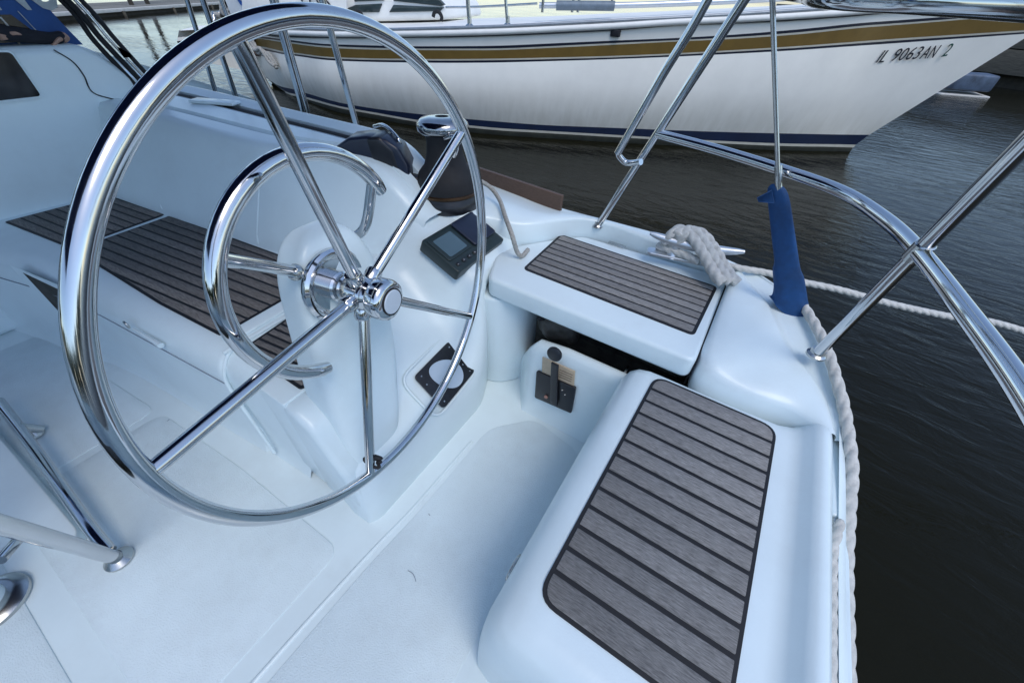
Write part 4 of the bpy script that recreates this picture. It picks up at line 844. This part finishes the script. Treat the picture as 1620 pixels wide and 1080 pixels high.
bm = bmesh.new(); sweep(bm, [c[10] - nn2 * .018 for c in smooth_cols], .006, 6); done('rub_rail_line', bm, NAVY, nb, 60)
bm = bmesh.new(); sweep(bm, [c[11] - nn2 * .006 + Vector((0, 0, .012)) for c in smooth_cols], .016, 8); done('toe_rail', bm, mat('grey_toe_rail', (.28, .31, .34), .4, .4, noise=.15, nscale=10), nb, 60)
# stern closing and deck
bm = bmesh.new(); c = smooth_cols[0]; grid(bm, [[p for p in c], [nmir(p) for p in c]]); done('stern_panel', bm, NBWHITE, nb, 0)
bm = bmesh.new(); rows = []
for s in (0, .12, .35, .65, .88, 1): rows.append([c[11].lerp(nmir(c[11]), s) + Vector((0, 0, -.008 + .05 * math.sin(math.pi * s))) for c in smooth_cols])
grid(bm, rows); done('deck', bm, NBDECK, nb, 180)
cab = [(-7.503, 4.157, 0.635), (-4.281, 5.142, 0.884), (-4.320, 5.130, 1.033), (-4.511, 5.071, 1.158), (-7.309, 4.216, 1.027)]
bm = bmesh.new(); A = [bm.verts.new(p) for p in cab]; B = [bm.verts.new(V(p) + nn2 * 1.5) for p in cab]
for i in range(5): bm.faces.new((A[i], A[(i + 1) % 5], B[(i + 1) % 5], B[i]))
bm.faces.new(A[::-1]); bm.faces.new(B); cabin = done('cabin', bm, NBDECK, nb, 0, bevel=.05, seg=4)
for q_ in (((-5.678, 4.695, 0.923), (-5.574, 4.726, 0.888), (-5.210, 4.838, 0.909), (-5.146, 4.857, 1.003), (-5.535, 4.738, 0.969)),
           ((-5.063, 4.883, 0.917), (-4.346, 5.102, 0.969), (-4.301, 5.116, 1.009), (-4.986, 4.906, 0.998)),
           ((-5.546, 4.735, 1.001), (-5.112, 4.868, 1.036), (-5.104, 4.870, 1.081), (-5.531, 4.740, 1.060)),  # upper pair: dark strips above the windows
           ((-4.979, 4.908, 1.037), (-4.342, 5.103, 1.020), (-4.282, 5.122, 1.035), (-4.384, 5.090, 1.116), (-4.971, 4.911, 1.087))):
    bm = bmesh.new(); f_ = bm.faces.new([bm.verts.new(p) for p in q_]); r_ = bmesh.ops.extrude_face_region(bm, geom=[f_])
    bmesh.ops.translate(bm, verts=[v for v in r_['geom'] if isinstance(v, bmesh.types.BMVert)], vec=nn2 * .06); done('cabin_window', bm, GREYWIN, cabin, 0, bevel=.008)
def post(px_lo, px_hi, r_=.014):
    a_, b_ = V(px_lo), V(px_hi); u_ = (b_ - a_); st_ = None
    bm = bmesh.new(); sweep(bm, [a_, b_, b_ + u_ * .6], r_, 10); st_ = done('stanchion', bm, STEEL, nb, 60)
    bm = bmesh.new(); lathe(bm, [(0, -.02), (.05, -.02), (.05, .01), (.025, .03), (.022, .09), (0, .09)], Matrix.Translation(a_), 14); done('stanchion_foot', bm, STEEL, st_, 40)
post((-3.400, 4.489, 0.891), (-3.413, 4.483, 1.121), .022); post((-2.999, 4.660, 0.920), (-3.026, 4.649, 1.141), .017)
tube('deck_pole', [(-2.908, 5.187, 1.101), (-2.602, 5.343, 1.118), (-2.119, 5.589, 1.143), (-1.219, 6.048, 1.218), (-0.160, 6.587, 1.325)], .028, ALU, nb, n=4)
tube('pole_end', [(-2.711, 5.238, 1.112), (-2.121, 5.538, 1.138)], .045, mat('pole_sleeve', (.16, .20, .24), .5, .3, noise=.2, nscale=12), nb, n=3)
for x_ in ((-2.849, 5.168, 1.043), (-2.542, 5.324, 1.060), (-2.484, 5.354, 1.063), (-2.153, 5.522, 1.103)):
    p_ = V(x_); bm = bmesh.new(); sweep(bm, [p_, p_ + Vector((0, 0, .24))], .016, 8); done('pole_chock', bm, STEEL, nb, 40)
tube('deck_line', [(-4.257, 5.115, 1.012), (-3.817, 5.275, 1.041), (-3.009, 5.316, 1.113)], .012, STEEL, nb, n=4)
for p_ in ((-5.386, 4.637, 0.848), (-4.286, 4.974, 0.911)):
    bm = bmesh.new(); sweep(bm, catmull([V(p_) + nd * (.06 * math.cos(a)) + Vector((0, 0, .06 * math.sin(a))) for a in (3.1, 2.2, 1.2, .2, -.6)], 4), .022, 8); done('deck_block', bm, BLACKM, nb, 50)
c_ = V((-1.909, 5.161, 0.924)); bm = bmesh.new(); box(bm, (-.05, -.03, -.03), (.05, .03, .03), Matrix.Translation(c_)); done('hull_fitting', bm, BLACKM, nb, 30, bevel=.008)
# stern canvas with blue letters, rail and hanging gear
qs = [(-7.849, 4.263, 0.685), (-6.561, 4.585, 0.818), (-6.379, 4.630, 1.241), (-7.894, 4.252, 1.183)]
bm = bmesh.new(); f_ = bm.faces.new([bm.verts.new(p) for p in qs]); r_ = bmesh.ops.extrude_face_region(bm, geom=[f_]); bmesh.ops.translate(bm, verts=[v for v in r_['geom'] if isinstance(v, bmesh.types.BMVert)], vec=nn2 * .03); can = done('stern_canvas', bm, TARP, nb, 0)
o_ = V((-7.631, 4.303, 0.794)); e_ = V((-6.499, 4.585, 0.940)) - o_
text_mesh('canvas_lettering', 'UUBJ', .62, frame(o_ - nn2 * .01, e_, e_.cross(Vector((0, 0, 1)))), BLUESIGN, can, shear=-.1, spacing=.95)
qs = [(-6.291, 4.361, 0.903), (-5.566, 4.583, 0.864), (-5.474, 4.611, 1.207), (-6.190, 4.392, 1.176)]
bm = bmesh.new(); f_ = bm.faces.new([bm.verts.new(p) for p in qs]); r_ = bmesh.ops.extrude_face_region(bm, geom=[f_]); bmesh.ops.translate(bm, verts=[v for v in r_['geom'] if isinstance(v, bmesh.types.BMVert)], vec=nn2 * .03); wb = done('weather_board', bm, NBDECK, nb, 0)
o_ = V((-6.200, 4.369, 0.941)); e_ = V((-5.781, 4.497, 0.956)) - o_
text_mesh('board_lettering', 'EAK', .26, frame(o_, e_, e_.cross(Vector((0, 0, 1)))), LETTER, wb)
for i in range(7):
    c_ = V((-8.183, 4.305, 0.601)) + Vector((random.uniform(-.35, .35), random.uniform(-.1, .1), random.uniform(-.3, .35)))
    rope('stern_gear', [tuple(c_ + Vector((random.uniform(-.22, .22), random.uniform(-.1, .1), random.uniform(-.25, .25)))) for _ in range(7)], .035, (WOOD, STEEL, ROPED, PILEM)[i % 4], nb, pitch=.2, n=6)
for i in range(3):
    c_ = V((-7.234, 4.162, 0.382)); rope('stern_mooring', [tuple(c_ + Vector((-.18 + .12 * k, -.03 - .02 * i, .10 - .05 * k + .06 * math.sin(k * 2 + i)))) for k in range(6)], .026, ROPED, nb, pitch=.15, n=6)
# registration number on the bow
def reg(body, px0, px1, m, size):
    a_, b_ = V(px0), V(px1); e_ = (b_ - a_); up_ = Vector((.10 * -.37, .10 * .93 * -1, 1)); z_ = e_.cross(up_).normalized()
    o = text_mesh('registration_number', body, size, frame(a_ + z_ * .02, e_, z_), m, nb, extrude=.002, shear=.30, spacing=1.06)
    w_ = max(v.co.dot(e_.normalized()) for v in o.data.vertices) - min(v.co.dot(e_.normalized()) for v in o.data.vertices)
    o.data.transform(Matrix.Translation(a_)@frame((0,0,0), e_, z_) @ Matrix.Diagonal((e_.length / w_, 1, 1, 1)) @ frame((0,0,0), e_, z_).inverted() @ Matrix.Translation(-a_))
    return o
reg('IL', (0.641, 6.882, 0.791), (0.715, 6.946, 0.797), LETTER, 0.168)
reg('9063', (0.777, 6.978, 0.810), (1.024, 7.104, 0.849), LETTER, 0.168)
reg('AN', (1.048, 7.116, 0.850), (1.190, 7.190, 0.871), LETTER, 0.168)
reg('2', (1.240, 7.215, 0.880), (1.298, 7.244, 0.895), LETTERG, 0.168)

# ================================================================== DOCKS AND BACKGROUND
# finger dock far off to the forward side
dk = thing('floating_dock', 'pale low finger dock far across the water behind the blue spray hood', 'dock')
a_, b_ = V((-20.918, 6.330, 0.000)), V((-30.540, 19.961, 0.000)); a_.z = b_.z = 0; e_ = (b_ - a_).normalized(); n_ = Vector((-e_.y, e_.x, 0))
if n_.x > 0: n_ = -n_
Lk = (b_ - a_).length + 14; Md = frame(a_ - e_ * 10, e_, (0, 0, 1)); sgn = 1 if (Md.inverted() @ (a_ + n_)).y > 0 else -1
for i in range(9):
    bm = bmesh.new(); y0 = sgn * (.12 + .26 * i); box(bm, (0, min(y0, y0 + sgn * .24), -.06), (Lk, max(y0, y0 + sgn * .24), .0 + .004 * (i % 2)), Md); done('plank', bm, DOCKW, dk, 0)
bm = bmesh.new(); box(bm, (0, min(0, sgn * .10), -.085), (Lk, max(0, sgn * .10), .015), Md); done('edge_board', bm, DOCKE, dk, 0, bevel=.01)
bm = bmesh.new(); box(bm, (0, min(sgn * .12, sgn * 2.4), -.30), (Lk, max(sgn * .12, sgn * 2.4), -.065), Md); done('dock_float', bm, PILEM, dk, 0)
for i in range(5):
    bm = bmesh.new(); sweep(bm, [Md @ Vector((9 + 3.1 * i, -sgn * .06, -.5)), Md @ Vector((9 + 3.1 * i, -sgn * .06, -.06))], .05, 8); done('bracket', bm, DOCKF, dk, 40)
for i, (k, h) in enumerate((((-23.644, 9.571, -0.200), 9), ((-24.242, 10.408, -0.200), 7.5))):
    bm = bmesh.new(); p_ = V(k) + n_ * .6; sweep(bm, [p_ + Vector((0, 0, -1)), p_ + Vector((0, 0, h))], .085, 10); o = done('mooring_pile', bm, PILEM, None, 60); tag(o, ('tall dark timber pile at the far finger dock, nearer the blue spray hood', 'tall dark timber pile at the far finger dock, nearer the neighbouring boat')[i], 'pile', 'piles at the far dock')
# timber dock behind the neighbour's bow
d2 = thing('timber_dock', 'weathered timber dock behind the bow of the striped sailboat', 'dock')
a_, b_ = V((3.857, 17.958, 0.100)), V((5.015, 17.513, 0.100)); a_.z = b_.z = 0; e_ = (b_ - a_).normalized(); n_ = Vector((-e_.y, e_.x, 0)); n_ = n_ if n_.dot(a_) > 0 else -n_
Md = frame(a_ - e_ * 6, e_, (0, 0, 1)); sgn = 1 if (Md.inverted() @ (a_ + n_)).y > 0 else -1
for i, (z0, z1) in enumerate(((.10, .62), (.64, 1.15))):
    bm = bmesh.new(); box(bm, (0, min(0, sgn * (.10 + .03 * i)), z0), (22, max(0, sgn * (.10 + .03 * i)), z1), Md); done('fascia_board', bm, DOCKF, d2, 0, bevel=.012)
for i in range(12):
    bm = bmesh.new(); y0 = sgn * (.02 + .30 * i); box(bm, (0, min(y0, y0 + sgn * .28), 1.16), (22, max(y0, y0 + sgn * .28), 1.22), Md); done('plank', bm, DOCKW, d2, 0)
bm = bmesh.new(); box(bm, (0, min(sgn * .35, sgn * 3.5), -.3), (22, max(sgn * .35, sgn * 3.5), 1.14), Md); done('dock_shade_block', bm, PILEM, d2, 0)  # dark solid block painted for the shade beneath the planks
for i in range(6):
    bm = bmesh.new(); sweep(bm, [Md @ Vector((2 + 3.4 * i, sgn * .25, -.8)), Md @ Vector((2 + 3.4 * i, sgn * .25, 1.1))], .16, 10); done('dock_post', bm, PILEM, d2, 40)
fl = thing('dock_fender', 'pale blue float with a white lower edge under the timber dock', 'float')
p_ = V((3.386, 15.337, -0.200)); Mf = frame(p_, (1, .45, 0), (0, 0, 1))
bm = bmesh.new(); prism(bm, rounded([(-.55, -.3), (.5, -.3), (.62, .3), (-.55, .3)], .08), .10, .42, Mf); done('float_body', bm, mat('pale_blue_plastic', (.07, .10, .15), .5, noise=.5, nscale=4), fl, 0, bevel=.04)
bm = bmesh.new(); prism(bm, rounded([(-.60, -.36), (.55, -.36), (.66, .34), (-.60, .34)], .08), -.06, .02, Mf); done('float_rim', bm, DOCKE, fl, 0, bevel=.01)


# unseen trees added behind the camera for dark reflections, one mass
bm = bmesh.new(); rt = random.Random(3)
for i in range(170):
    a = R(rt.uniform(172, 352)); dd = rt.uniform(46, 60); r_ = rt.uniform(1.6, 3.0)
    bmesh.ops.create_icosphere(bm, subdivisions=2, radius=r_, matrix=Matrix.Translation((dd * math.cos(a), dd * math.sin(a), rt.uniform(0, 5))) @ Matrix.Diagonal((1, 1, rt.uniform(.8, 1.3), 1)))
for v in bm.verts: v.co += Vector((rt.uniform(-.5, .5), rt.uniform(-.5, .5), rt.uniform(-.5, .5)))
tl = done('reflection_trees', bm, mat('reflection_foliage', (.035, .055, .022), .9, noise=.5, nscale=.6), None, 0); tag(tl, 'unseen dark green trees added for their reflections', 'trees', kind='stuff')
